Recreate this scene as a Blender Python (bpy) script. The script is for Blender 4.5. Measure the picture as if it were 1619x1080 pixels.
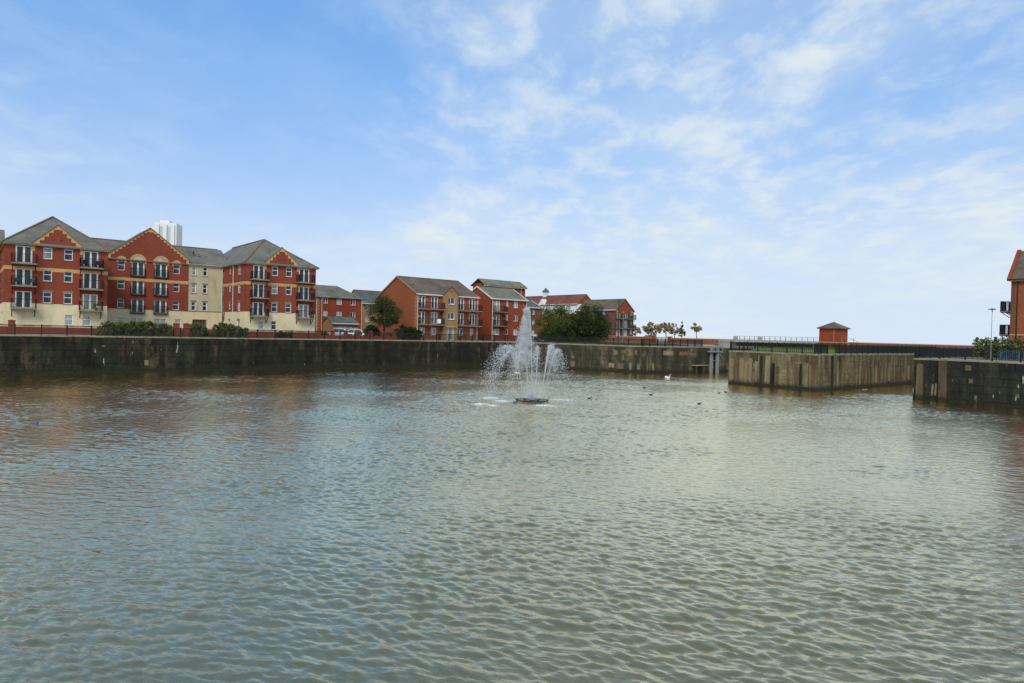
import bpy, bmesh, math, random
import numpy as np
from mathutils import Vector, Matrix

for o in list(bpy.data.objects):
    bpy.data.objects.remove(o)
scene = bpy.context.scene
col = scene.collection
rad = math.radians
random.seed(7)
RNG = np.random.default_rng(11)

# ------------------------------------------------------------------ camera
EYE = 5.9                      # metres above the dock water
cam_d = bpy.data.cameras.new('camera')
cam_d.sensor_width = 36.0
cam_d.lens = 36.0 * 1050.0 / 1619.0
cam_d.clip_start = 0.1
cam_d.clip_end = 9000.0
cam = bpy.data.objects.new('camera', cam_d)
col.objects.link(cam)
cam.matrix_world = (Matrix.Translation((0, 0, EYE)) @ Matrix.Rotation(math.pi / 2 - math.atan(13.9 / 1050), 4, 'X')
                    @ Matrix.Rotation(math.atan(0.0251), 4, 'Z'))
scene.camera = cam

# ------------------------------------------------------------------ sky, sun, exposure
SUN_EL, SUN_AZ = rad(42), rad(188)          # azimuth clockwise from +Y: behind the viewer
world = bpy.data.worlds.new('World')
scene.world = world
world.use_nodes = True
wn, wl = world.node_tree.nodes, world.node_tree.links
wn.clear()


def wnode(t, **kw):
    n = wn.new(t)
    for k, v in kw.items():
        if k.startswith('i_'):
            n.inputs[k[2:]].default_value = v
        else:
            setattr(n, k, v)
    return n


def wmath(op, a, b=None, clamp=False):
    n = wn.new('ShaderNodeMath')
    n.operation = op
    n.use_clamp = clamp
    for i, x in enumerate((a, b)):
        if x is None:
            continue
        if isinstance(x, (int, float)):
            n.inputs[i].default_value = x
        else:
            wl.new(x, n.inputs[i])
    return n.outputs[0]


def wramp(fac, stops, interp='EASE'):
    n = wn.new('ShaderNodeValToRGB')
    n.color_ramp.interpolation = interp
    els = n.color_ramp.elements
    while len(els) < len(stops):
        els.new(0.5)
    for e, (p, c) in zip(els, stops):
        e.position = p
        e.color = (c, c, c, 1) if isinstance(c, (int, float)) else (*c, 1)
    wl.new(fac, n.inputs[0])
    return n.outputs[0]


sky = wnode('ShaderNodeTexSky', sky_type='NISHITA', sun_disc=False, sun_elevation=SUN_EL, sun_rotation=SUN_AZ,
            altitude=10.0, air_density=1.0, dust_density=0.6, ozone_density=1.6)
tc = wnode('ShaderNodeTexCoord')
sep = wnode('ShaderNodeSeparateXYZ')
wl.new(tc.outputs['Generated'], sep.inputs[0])
zc = wmath('MAXIMUM', sep.outputs['Z'], 0.0)
zz = wmath('ADD', zc, 0.16)
comb = wnode('ShaderNodeCombineXYZ')
wl.new(wmath('DIVIDE', sep.outputs['X'], zz), comb.inputs[0])
wl.new(wmath('DIVIDE', sep.outputs['Y'], zz), comb.inputs[1])


def wnoise(scale, detail, rough, loc=(0, 0, 0), rot=0.0, sc=(1, 1, 1), dist=0.0):
    mp = wnode('ShaderNodeMapping')
    mp.inputs['Location'].default_value = loc
    mp.inputs['Rotation'].default_value = (0, 0, rot)
    mp.inputs['Scale'].default_value = sc
    wl.new(comb.outputs[0], mp.inputs[0])
    n = wnode('ShaderNodeTexNoise')
    n.inputs['Scale'].default_value = scale
    n.inputs['Detail'].default_value = detail
    n.inputs['Roughness'].default_value = rough
    n.inputs['Distortion'].default_value = dist
    wl.new(mp.outputs[0], n.inputs['Vector'])
    return n.outputs['Fac']


puffs = wramp(wnoise(5.6, 7, 0.60, (3.3, 1.2, 0), rad(-38), (1, 0.72, 1), 0.2), [(0.40, 0.0), (0.68, 1.0)])
wisps = wramp(wnoise(1.5, 8, 0.64, (7.4, 2.8, 0), rad(-30), (1.0, 0.52, 1), 0.5), [(0.40, 0.0), (0.74, 1.0)])
fn = wnoise(0.50, 3, 0.5, (16.05, 0.1, 0))  # offset chosen so cloud outside the view greys the water's reflection
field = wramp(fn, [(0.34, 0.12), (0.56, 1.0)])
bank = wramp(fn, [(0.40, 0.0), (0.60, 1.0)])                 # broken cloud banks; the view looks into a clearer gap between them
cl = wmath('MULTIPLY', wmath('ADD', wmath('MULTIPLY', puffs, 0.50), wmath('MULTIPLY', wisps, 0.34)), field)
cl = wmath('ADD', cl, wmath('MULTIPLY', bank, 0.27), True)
veil = wramp(zc, [(0.0, 0.97), (0.06, 0.90), (0.12, 0.72), (0.18, 0.46), (0.26, 0.24), (0.40, 0.05), (0.6, 0.0)], 'LINEAR')
# the clear sky is read a little above the true elevation: the whitening towards the horizon is the veil's
upv = wnode('ShaderNodeVectorMath', operation='MULTIPLY_ADD')
wl.new(tc.outputs['Generated'], upv.inputs[0])
upv.inputs[1].default_value = (1, 1, 0.40)
upv.inputs[2].default_value = (0, 0, 0.42)
upn = wnode('ShaderNodeVectorMath', operation='NORMALIZE')
wl.new(upv.outputs[0], upn.inputs[0])
wl.new(upn.outputs[0], sky.inputs['Vector'])
tint = wnode('ShaderNodeMix', data_type='RGBA', blend_type='MULTIPLY')
tint.inputs[0].default_value = 1.0
wl.new(sky.outputs[0], tint.inputs[6])
tint.inputs[7].default_value = (1.10, 1.62, 1.90, 1)
hz = wnode('ShaderNodeMix', data_type='RGBA')
wl.new(veil, hz.inputs[0])
wl.new(tint.outputs[2], hz.inputs[6])
hz.inputs[7].default_value = (4.8, 5.5, 6.3, 1)
cm = wnode('ShaderNodeMix', data_type='RGBA')
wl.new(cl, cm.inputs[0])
wl.new(hz.outputs[2], cm.inputs[6])
cm.inputs[7].default_value = (5.1, 5.7, 6.1, 1)
bg = wnode('ShaderNodeBackground')
bg.inputs['Strength'].default_value = 0.10
wl.new(cm.outputs[2], bg.inputs['Color'])
wo = wnode('ShaderNodeOutputWorld')
wl.new(bg.outputs[0], wo.inputs['Surface'])

sun_d = bpy.data.lights.new('sun', 'SUN')
sun_d.energy = 1.5
sun_d.angle = rad(24)
sun_d.color = (1.0, 0.95, 0.87)
sun = bpy.data.objects.new('sun', sun_d)
col.objects.link(sun)
sdir = Vector((math.sin(SUN_AZ) * math.cos(SUN_EL), math.cos(SUN_AZ) * math.cos(SUN_EL), math.sin(SUN_EL)))
sun.rotation_euler = sdir.to_track_quat('Z', 'Y').to_euler()

vs = scene.view_settings
vs.view_transform = 'Standard'
vs.look = 'None'
vs.gamma = 1.0
vs.use_curve_mapping = False
vs.exposure = 0.55

# ------------------------------------------------------------------ site frame
# u runs along the far quay, v from that quay out over the water; the whole estate is laid out on this grid
AL = math.atan2(0.6341, 0.7733)
CA, SA = math.cos(AL), math.sin(AL)
ZG = 4.3                       # quay level


def S(u, v, z=0.0):
    return Vector((-56 + u * CA + v * SA, 72.2 + u * SA - v * CA, z))


def to_uv(p):
    x, y = p[0] + 56, p[1] - 72.2
    return x * CA + y * SA, x * SA - y * CA


# ------------------------------------------------------------------ objects
def tag(o, label=None, cat=None, group=None, kind=None):
    if label: o['label'] = label
    if cat: o['category'] = cat
    if group: o['group'] = group
    if kind: o['kind'] = kind
    return o


def empty(name, loc, rz=0.0, label=None, cat=None, group=None):
    o = bpy.data.objects.new(name, None)
    o.empty_display_size = 0.5
    col.objects.link(o)
    o.location = loc
    o.rotation_euler = (0, 0, rz)
    return tag(o, label, cat, group)


def link(name, me, parent=None, loc=(0, 0, 0), rz=0.0):
    o = bpy.data.objects.new(name, me)
    col.objects.link(o)
    o.parent = parent
    o.location = loc
    o.rotation_euler = (0, 0, rz)
    return o


class MB:
    def __init__(s):
        s.v, s.f = [], []

    def add(s, vs_, fs):
        n = len(s.v)
        s.v += [tuple(p) for p in vs_]
        s.f += [tuple(i + n for i in f) for f in fs]
        return s

    def box(s, x0, x1, y0, y1, z0, z1):
        return s.add([(x0, y0, z0), (x1, y0, z0), (x1, y1, z0), (x0, y1, z0), (x0, y0, z1), (x1, y0, z1), (x1, y1, z1), (x0, y1, z1)],
                     [(3, 2, 1, 0), (4, 5, 6, 7), (0, 1, 5, 4), (1, 2, 6, 5), (2, 3, 7, 6), (3, 0, 4, 7)])

    def quad(s, *p):
        return s.add(p, [tuple(range(len(p)))])

    def bar(s, p, q, w, h=None):
        p, q = Vector(p), Vector(q)
        h = h or w
        d = (q - p).normalized()
        up = Vector((0, 0, 1)) if abs(d.z) < 0.95 else Vector((1, 0, 0))
        a = d.cross(up).normalized() * (w / 2)
        b = a.cross(d).normalized() * (h / 2)
        vs_ = []
        for c in (p, q):
            vs_ += [c - a - b, c + a - b, c + a + b, c - a + b]
        return s.add(vs_, [(3, 2, 1, 0), (4, 5, 6, 7), (0, 1, 5, 4), (1, 2, 6, 5), (2, 3, 7, 6), (3, 0, 4, 7)])

    def tube(s, pts, rs, n=8, cap=True):
        pts = [Vector(p) for p in pts]
        rings = []
        for i, p in enumerate(pts):
            d = (pts[min(i + 1, len(pts) - 1)] - pts[max(i - 1, 0)]).normalized()
            up = Vector((0, 0, 1)) if abs(d.z) < 0.9 else Vector((1, 0, 0))
            a = d.cross(up).normalized()
            b = d.cross(a).normalized()
            r = rs[i] if hasattr(rs, '__len__') else rs
            rings.append([p + a * (r * math.cos(t)) + b * (r * math.sin(t)) for t in [2 * math.pi * k / n for k in range(n)]])
        vs_ = [q for r_ in rings for q in r_]
        fs = []
        for i in range(len(pts) - 1):
            for k in range(n):
                k2 = (k + 1) % n
                fs.append((i * n + k, i * n + k2, (i + 1) * n + k2, (i + 1) * n + k))
        if cap:
            fs.append(tuple(range(n)))
            fs.append(tuple((len(pts) - 1) * n + k for k in reversed(range(n))))
        return s.add(vs_, fs)

    def lathe(s, prof, n=12, c=(0, 0)):
        vs_ = [(c[0] + r * math.cos(2 * math.pi * k / n), c[1] + r * math.sin(2 * math.pi * k / n), z) for r, z in prof for k in range(n)]
        fs = []
        for i in range(len(prof) - 1):
            for k in range(n):
                k2 = (k + 1) % n
                fs.append((i * n + k, i * n + k2, (i + 1) * n + k2, (i + 1) * n + k))
        fs.append(tuple(reversed(range(n))))
        fs.append(tuple((len(prof) - 1) * n + k for k in range(n)))
        return s.add(vs_, fs)

    def prism(s, poly, y0, y1):
        """polygon in x,z pushed from y0 (front) to y1"""
        n = len(poly)
        vs_ = [(x, y0, z) for x, z in poly] + [(x, y1, z) for x, z in poly]
        fs = [tuple(range(n)), tuple(reversed(range(n, 2 * n)))]
        fs += [(i, i + n, (i + 1) % n + n, (i + 1) % n) for i in range(n)]
        return s.add(vs_, fs)

    def slab(s, pts, t):
        """sloping sheet of thickness t measured down"""
        n = len(pts)
        vs_ = [tuple(p) for p in pts] + [(p[0], p[1], p[2] - t) for p in pts]
        fs = [tuple(range(n)), tuple(reversed(range(n, 2 * n)))]
        fs += [(i, i + n, (i + 1) % n + n, (i + 1) % n) for i in range(n)]
        return s.add(vs_, fs)

    def mesh(s, name, mat, smooth=False):
        me = bpy.data.meshes.new(name)
        me.from_pydata(s.v, [], s.f)
        bm = bmesh.new()
        bm.from_mesh(me)
        bmesh.ops.recalc_face_normals(bm, faces=bm.faces)
        bm.to_mesh(me)
        bm.free()
        if mat: me.materials.append(mat)
        if smooth:
            me.polygons.foreach_set('use_smooth', [True] * len(me.polygons))
        me.update()
        return me

    def build(s, name, mat, parent=None, loc=(0, 0, 0), rz=0.0, smooth=False):
        return link(name, s.mesh(name, mat, smooth), parent, loc, rz)


def np_mesh(name, verts, faces, mat, attr=None, smooth=False):
    """verts (N,3), faces (M,k) arrays; attr: per face value 'tint'"""
    me = bpy.data.meshes.new(name)
    k = faces.shape[1]
    me.vertices.add(len(verts))
    me.vertices.foreach_set('co', np.ascontiguousarray(verts, dtype=np.float32).ravel())
    me.loops.add(faces.size)
    me.loops.foreach_set('vertex_index', np.ascontiguousarray(faces, dtype=np.int32).ravel())
    me.polygons.add(len(faces))
    me.polygons.foreach_set('loop_start', np.arange(0, faces.size, k, dtype=np.int32))
    me.polygons.foreach_set('loop_total', np.full(len(faces), k, dtype=np.int32))
    if smooth:
        me.polygons.foreach_set('use_smooth', np.ones(len(faces), dtype=bool))
    if attr is not None:
        a = me.attributes.new('tint', 'FLOAT', 'FACE')
        a.data.foreach_set('value', np.ascontiguousarray(attr, dtype=np.float32))
    if mat: me.materials.append(mat)
    me.update(calc_edges=True)
    me.validate()
    return me


# ------------------------------------------------------------------ materials
class NT:
    def __init__(s, name):
        s.m = bpy.data.materials.new(name)
        s.m.use_nodes = True
        s.t = s.m.node_tree
        s.n, s.l = s.t.nodes, s.t.links
        s.p = s.n['Principled BSDF']
        s.out = s.n['Material Output']

    def new(s, t, **kw):
        n = s.n.new(t)
        for k, v in kw.items():
            setattr(n, k, v)
        return n

    def put(s, sock, v):
        if hasattr(v, 'is_output'):
            s.l.new(v, sock)
        else:
            sock.default_value = v

    def pos(s):
        return s.new('ShaderNodeNewGeometry').outputs['Position']

    def mapping(s, vec, scale=(1, 1, 1), loc=(0, 0, 0), rot=(0, 0, 0)):
        n = s.new('ShaderNodeMapping')
        n.inputs['Scale'].default_value = scale
        n.inputs['Location'].default_value = loc
        n.inputs['Rotation'].default_value = rot
        s.l.new(vec, n.inputs[0])
        return n.outputs[0]

    def noise(s, vec, scale, detail=4, rough=0.55, dist=0.0):
        n = s.new('ShaderNodeTexNoise')
        n.inputs['Scale'].default_value = scale
        n.inputs['Detail'].default_value = detail
        n.inputs['Roughness'].default_value = rough
        n.inputs['Distortion'].default_value = dist
        s.l.new(vec, n.inputs['Vector'])
        return n.outputs['Fac']

    def ramp(s, fac, stops, interp='LINEAR'):
        n = s.new('ShaderNodeValToRGB')
        n.color_ramp.interpolation = interp
        els = n.color_ramp.elements
        while len(els) < len(stops):
            els.new(0.5)
        for e, (p, c) in zip(els, stops):
            e.position = p
            e.color = (c, c, c, 1) if isinstance(c, (int, float)) else (*c[:3], 1)
        s.put(n.inputs[0], fac)
        return n.outputs[0]

    def math(s, op, a, b=0.0, clamp=False):
        n = s.new('ShaderNodeMath', operation=op, use_clamp=clamp)
        s.put(n.inputs[0], a)
        s.put(n.inputs[1], b)
        return n.outputs[0]

    def mix(s, fac, a, b, mode='MIX'):
        n = s.new('ShaderNodeMix', data_type='RGBA', blend_type=mode)
        s.put(n.inputs[0], fac)
        s.put(n.inputs[6], (*a[:3], 1) if isinstance(a, tuple) else a)
        s.put(n.inputs[7], (*b[:3], 1) if isinstance(b, tuple) else b)
        return n.outputs[2]

    def bump(s, h, dist=0.02, strength=1.0, prev=None):
        n = s.new('ShaderNodeBump')
        n.inputs['Distance'].default_value = dist
        n.inputs['Strength'].default_value = strength
        s.put(n.inputs['Height'], h)
        if prev: s.l.new(prev, n.inputs['Normal'])
        return n.outputs[0]

    def fin(s, color, rough=0.8, normal=None, metal=0.0, spec=0.3):
        s.put(s.p.inputs['Base Color'], (*color[:3], 1) if isinstance(color, tuple) else color)
        s.put(s.p.inputs['Roughness'], rough)
        s.put(s.p.inputs['Metallic'], metal)
        s.put(s.p.inputs['Specular IOR Level'], spec)
        if normal: s.l.new(normal, s.p.inputs['Normal'])
        return s.m


def mul(c, k):
    return tuple(x * k for x in c)


def rough_mat(name, c, var=0.22, scale=1.5, rough=0.85, fine=9.0, stain=None, stain_amt=0.0, spec=0.3, bump=0.0, streak=(1, 1, 0.35)):
    """plain weathered surface: blotches, fine grain and optional downward stains"""
    t = NT(name)
    p = t.pos()
    n1 = t.noise(p, scale * 0.35, 5, 0.6)
    n2 = t.noise(p, fine, 3, 0.6)
    k = t.math('ADD', t.math('MULTIPLY', n1, 0.6), t.math('MULTIPLY', n2, 0.4))
    cc = t.ramp(k, [(0.30, mul(c, 1 - var)), (0.52, c), (0.72, mul(c, 1 + var))])
    if stain:
        sn = t.noise(t.mapping(p, streak), scale, 5, 0.65)
        cc = t.mix(t.math('MULTIPLY', t.ramp(sn, [(0.48, 0.0), (0.70, 1.0)]), stain_amt), cc, stain)
    nm = t.bump(n2, bump) if bump else None
    return t.fin(cc, rough, nm, 0.0, spec)


M = {}
# brick: courses and single bricks are far below a pixel here, so only their mottling is left
def brick_mat(name, c, dark=0.72):
    t = NT(name)
    p = t.pos()
    bl = t.noise(t.mapping(p, (1, 1, 2.2)), 5.0, 2, 0.7)
    big = t.noise(p, 0.28, 4, 0.6)
    soot = t.noise(t.mapping(p, (1, 1, 0.25)), 0.9, 4, 0.6)
    cc = t.ramp(bl, [(0.30, mul(c, 0.70)), (0.50, c), (0.70, (c[0] * 1.22, c[1] * 1.35, c[2] * 1.35))])
    cc = t.mix(t.ramp(big, [(0.35, 0.0), (0.7, 0.5)]), cc, mul(c, dark))
    cc = t.mix(t.ramp(soot, [(0.50, 0.0), (0.75, 0.55)]), cc, (c[0] * 0.55, c[1] * 0.75, c[2] * 0.8))
    return t.fin(cc, 0.9, None, 0.0, 0.15)


M['brick_deep'] = brick_mat('brick_deep_red', (0.25, 0.057, 0.032))
M['brick_orange'] = brick_mat('brick_orange', (0.30, 0.085, 0.034))
M['brick_mid'] = brick_mat('brick_red', (0.27, 0.058, 0.026))
M['brick_faded'] = brick_mat('brick_faded', (0.27, 0.092, 0.055))
M['brick_tan'] = brick_mat('brick_tan', (0.33, 0.180, 0.080))
M['brick_brown'] = brick_mat('brick_brown', (0.17, 0.070, 0.040))
M['quoin'] = rough_mat('quoin_stone', (0.36, 0.17, 0.085), 0.2)
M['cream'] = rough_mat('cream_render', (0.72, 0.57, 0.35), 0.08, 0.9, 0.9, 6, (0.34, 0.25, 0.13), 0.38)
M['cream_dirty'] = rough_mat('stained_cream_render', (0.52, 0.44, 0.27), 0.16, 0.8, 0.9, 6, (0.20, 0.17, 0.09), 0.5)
M['trim'] = rough_mat('tan_stone_trim', (0.52, 0.29, 0.115), 0.16, 1.5, 0.85, 8)
M['white_trim'] = rough_mat('white_painted_trim', (0.66, 0.60, 0.50), 0.08, 1.0, 0.5, 6)
M['upvc'] = rough_mat('white_window_frame', (0.78, 0.76, 0.72), 0.05, 1.0, 0.35, 5, None, 0, 0.4)
M['white_render'] = rough_mat('white_render', (0.70, 0.66, 0.58), 0.07, 0.7, 0.85, 5)
M['metal_black'] = rough_mat('black_painted_metal', (0.010, 0.010, 0.009), 0.25, 3, 0.5, 20, None, 0, 0.35)
M['metal_grey'] = rough_mat('grey_steel', (0.22, 0.23, 0.21), 0.15, 2, 0.5, 10, (0.12, 0.08, 0.05), 0.3)
M['slab_conc'] = rough_mat('balcony_concrete', (0.20, 0.175, 0.13), 0.15, 2, 0.85, 10)
M['concrete'] = rough_mat('weathered_concrete', (0.36, 0.32, 0.25), 0.16, 0.8, 0.9, 6, (0.16, 0.13, 0.09), 0.5)
M['coping'] = rough_mat('pale_coping_stone', (0.27, 0.215, 0.135), 0.3, 1.2, 0.9, 7, (0.07, 0.07, 0.03), 0.75, 0.2, 0, (1, 1, 1))
M['paving'] = rough_mat('quay_paving', (0.27, 0.235, 0.18), 0.2, 0.7, 0.9, 4)
M['asphalt'] = rough_mat('asphalt', (0.055, 0.055, 0.052), 0.2, 0.5, 0.9, 8)
M['timber'] = rough_mat('wet_timber', (0.055, 0.040, 0.025), 0.35, 3, 0.8, 10, (0.02, 0.03, 0.012), 0.5)
M['timber_pale'] = rough_mat('weathered_timber', (0.34, 0.22, 0.13), 0.3, 3, 0.85, 10)
M['blue_metal'] = rough_mat('blue_painted_metal', (0.02, 0.13, 0.20), 0.15, 2, 0.5, 10)
M['foam'] = rough_mat('foam', (0.85, 0.86, 0.86), 0.04, 4, 0.8, 12)
M['tyre'] = rough_mat('tyre_rubber', (0.015, 0.015, 0.015), 0.2, 4, 0.8, 20)
M['white_feather'] = rough_mat('white_feathers', (0.80, 0.79, 0.75), 0.06, 6, 0.8, 20)
M['dark_feather'] = rough_mat('dark_feathers', (0.022, 0.022, 0.026), 0.3, 8, 0.6, 20)
M['bill'] = rough_mat('orange_bill', (0.55, 0.16, 0.03), 0.1, 5, 0.5, 20)
M['blue_plastic'] = rough_mat('blue_plastic', (0.03, 0.09, 0.28), 0.1, 5, 0.4, 20)
M['car_white'] = rough_mat('white_car_paint', (0.76, 0.76, 0.75), 0.03, 1, 0.22, 3, None, 0, 0.6)
M['car_silver'] = rough_mat('silver_car_paint', (0.40, 0.45, 0.46), 0.03, 1, 0.25, 3, None, 0, 0.6)
M['car_dark'] = rough_mat('dark_car_paint', (0.018, 0.020, 0.024), 0.1, 1, 0.25, 3, None, 0, 0.6)
M['rim'] = rough_mat('alloy_rim', (0.35, 0.35, 0.36), 0.1, 3, 0.35, 10)
M['lamp_glass'] = rough_mat('lamp_lens', (0.6, 0.6, 0.58), 0.05, 3, 0.2, 10)
M['red_lens'] = rough_mat('red_lens', (0.35, 0.02, 0.02), 0.05, 3, 0.2, 10)


def glass_mat(name, dark, light, share):
    """panes: dark rooms behind some, pale curtains or blinds behind others"""
    t = NT(name)
    oi = t.new('ShaderNodeObjectInfo')
    tcn = t.new('ShaderNodeTexCoord')
    folds = t.noise(t.mapping(tcn.outputs['Object'], (9, 1, 0.8)), 1.0, 3, 0.6)
    r = oi.outputs['Random']
    curtain = t.math('GREATER_THAN', r, 1 - share)
    side = t.noise(t.mapping(tcn.outputs['Object'], (1.6, 0.1, 0.5)), 1.0, 1, 0.5)
    lite = t.ramp(folds, [(0.35, mul(light, 0.55)), (0.65, light)])
    drk = t.ramp(side, [(0.42, dark), (0.62, mul(dark, 3.0))])
    return t.fin(t.mix(curtain, drk, lite), 0.06, None, 0.0, 0.38)


M['glass'] = glass_mat('window_glass', (0.014, 0.016, 0.015), (0.25, 0.25, 0.22), 0.30)
M['glass_pale'] = glass_mat('window_glass_curtained', (0.03, 0.035, 0.033), (0.42, 0.42, 0.39), 0.65)
M['car_glass'] = glass_mat('car_glass', (0.012, 0.014, 0.016), (0.02, 0.02, 0.02), 0.0)


def roof_mat(name, c, moss, moss_amt, rough=0.75, spec=0.3):
    t = NT(name)
    p = t.pos()
    big = t.noise(p, 0.35, 5, 0.62)
    fine = t.noise(t.mapping(p, (1, 1, 3.0)), 3.2, 3, 0.65)
    sepn = t.new('ShaderNodeSeparateXYZ')
    t.l.new(p, sepn.inputs[0])
    wob = t.math('ADD', sepn.outputs['Z'], t.math('MULTIPLY', fine, 0.04))
    course = t.math('FRACT', t.math('DIVIDE', wob, 0.21))
    cc = t.ramp(t.math('ADD', t.math('MULTIPLY', big, 0.5), t.math('MULTIPLY', fine, 0.5)),
                [(0.36, mul(c, 0.55)), (0.5, c), (0.64, mul(c, 1.55))])
    cc = t.mix(t.math('MULTIPLY', t.ramp(t.noise(p, 0.8, 5, 0.7), [(0.45, 0.0), (0.68, 1.0)]), moss_amt), cc, moss)
    nm = t.bump(course, 0.05, 0.8)
    nm = t.bump(fine, 0.03, 0.8, nm)
    return t.fin(cc, rough, nm, 0.0, spec)


M['roof_grey'] = roof_mat('grey_roof_tiles', (0.135, 0.122, 0.098), (0.20, 0.175, 0.095), 0.5)
M['roof_wet'] = M['roof_grey']
M['roof_brown'] = roof_mat('brown_roof_tiles', (0.125, 0.085, 0.058), (0.10, 0.09, 0.05), 0.35)
M['roof_moss'] = roof_mat('mossy_roof_tiles', (0.150, 0.135, 0.095), (0.16, 0.16, 0.07), 0.6)
M['roof_red'] = roof_mat('red_roof_tiles', (0.17, 0.050, 0.030), (0.11, 0.05, 0.03), 0.4)
M['roof_slate'] = roof_mat('slate_roof', (0.092, 0.092, 0.080), (0.07, 0.07, 0.06), 0.4)
M['ridge'] = rough_mat('ridge_tiles', (0.17, 0.105, 0.055), 0.3, 2, 0.85, 8)


def quay_mat(name, dark, mid, pale, bal, moss_amt, white_amt, seed=0.0, streak=0.16, s2=0.20):
    """old dock masonry: blocks differ a little, algae hangs in vertical curtains, a wet weed line at the water"""
    t = NT(name)
    p = t.mapping(t.pos(), (1, 1, 1), (seed, seed * 1.7, 0))
    oi = t.new('ShaderNodeObjectInfo')
    st = t.noise(t.mapping(p, (1, 1, streak)), 0.62, 6, 0.66, 0.3)
    st2 = t.noise(t.mapping(p, (1, 1, 0.10)), 1.9, 4, 0.6)
    gr = t.noise(p, 3.0, 5, 0.7)
    patch = t.noise(p, 0.30, 4, 0.6)
    k = t.math('ADD', t.math('ADD', t.math('MULTIPLY', st, 0.62 - s2), t.math('MULTIPLY', st2, s2)),
               t.math('ADD', t.math('MULTIPLY', gr, 0.16), t.math('MULTIPLY', patch, 0.22)))
    k = t.math('ADD', k, t.math('MULTIPLY', t.math('SUBTRACT', oi.outputs['Random'], 0.5), 0.03))
    cc = t.ramp(k, [(bal - 0.14, dark), (bal, mid), (bal + 0.12, pale)])
    ms = t.noise(t.mapping(p, (1, 1, 0.4)), 0.8, 5, 0.65)
    cc = t.mix(t.math('MULTIPLY', t.ramp(ms, [(0.46, 0.0), (0.66, 1.0)]), moss_amt), cc, (0.050, 0.062, 0.024))
    ws = t.noise(t.mapping(p, (1, 1, 0.22)), 2.6, 2, 0.5)
    cc = t.mix(t.math('MULTIPLY', t.ramp(ws, [(0.735, 0.0), (0.78, 1.0)]), white_amt), cc, (0.50, 0.47, 0.40))
    sepn = t.new('ShaderNodeSeparateXYZ')
    t.l.new(t.pos(), sepn.inputs[0])
    wet = t.math('ADD', sepn.outputs['Z'], t.math('MULTIPLY', t.math('SUBTRACT', gr, 0.5), 0.9))
    cc = t.mix(t.ramp(wet, [(0.25, 0.92), (0.75, 0.0)]), cc, (0.022, 0.022, 0.012))
    nm = t.bump(t.math('ADD', gr, t.math('MULTIPLY', st2, 0.7)), 0.10, 0.9)
    return t.fin(cc, 0.85, nm, 0.0, 0.2)


M['wall_dark'] = quay_mat('dark_dock_stone', (0.005, 0.0045, 0.004), (0.017, 0.0135, 0.009), (0.13, 0.085, 0.045), 0.525, 0.35, 0.6)
M['wall_mid'] = quay_mat('mottled_dock_stone', (0.010, 0.009, 0.007), (0.046, 0.037, 0.023), (0.21, 0.155, 0.085), 0.515, 0.5, 0.7, 13.0)
M['wall_pier'] = quay_mat('streaked_dock_stone', (0.016, 0.012, 0.008), (0.105, 0.078, 0.038), (0.27, 0.205, 0.10), 0.49, 0.30, 1.0, 5.0, 0.07, 0.40)
M['wall_right'] = quay_mat('blackened_dock_stone', (0.010, 0.009, 0.008), (0.027, 0.023, 0.016), (0.12, 0.085, 0.05), 0.56, 0.45, 0.8, 31.0)
M['strip_pale'] = quay_mat('pale_stone_strip', (0.06, 0.045, 0.024), (0.19, 0.145, 0.072), (0.30, 0.235, 0.125), 0.50, 0.2, 0.8, 3.0, 0.1)
M['strip_rust'] = quay_mat('rusty_stone_strip', (0.05, 0.026, 0.014), (0.14, 0.075, 0.04), (0.24, 0.16, 0.08), 0.50, 0.1, 0.8, 9.0, 0.1)
M['strip_col'] = quay_mat('weathered_column', (0.035, 0.024, 0.015), (0.105, 0.068, 0.040), (0.20, 0.145, 0.085), 0.50, 0.25, 0.8, 41.0, 0.1)
M['strip_dark'] = quay_mat('dark_timber_strip', (0.010, 0.009, 0.007), (0.020, 0.017, 0.012), (0.05, 0.04, 0.025), 0.55, 0.4, 0.2, 21.0, 0.1)
M['block_pale'] = quay_mat('pale_repair_block', (0.05, 0.036, 0.022), (0.135, 0.098, 0.055), (0.24, 0.175, 0.10), 0.49, 0.1, 0.1, 17.0)


def leaf_mat(name, stops, trans=0.42):
    t = NT(name)
    at = t.new('ShaderNodeAttribute', attribute_name='tint')
    cc = t.ramp(at.outputs['Fac'], stops)
    t.fin(cc, 0.7, None, 0.0, 0.25)
    tr = t.new('ShaderNodeBsdfTranslucent')
    t.l.new(cc, tr.inputs['Color'])
    mx = t.new('ShaderNodeMixShader')
    mx.inputs[0].default_value = trans
    t.l.new(t.p.outputs[0], mx.inputs[1])
    t.l.new(tr.outputs[0], mx.inputs[2])
    t.l.new(mx.outputs[0], t.out.inputs['Surface'])
    return t.m


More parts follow.
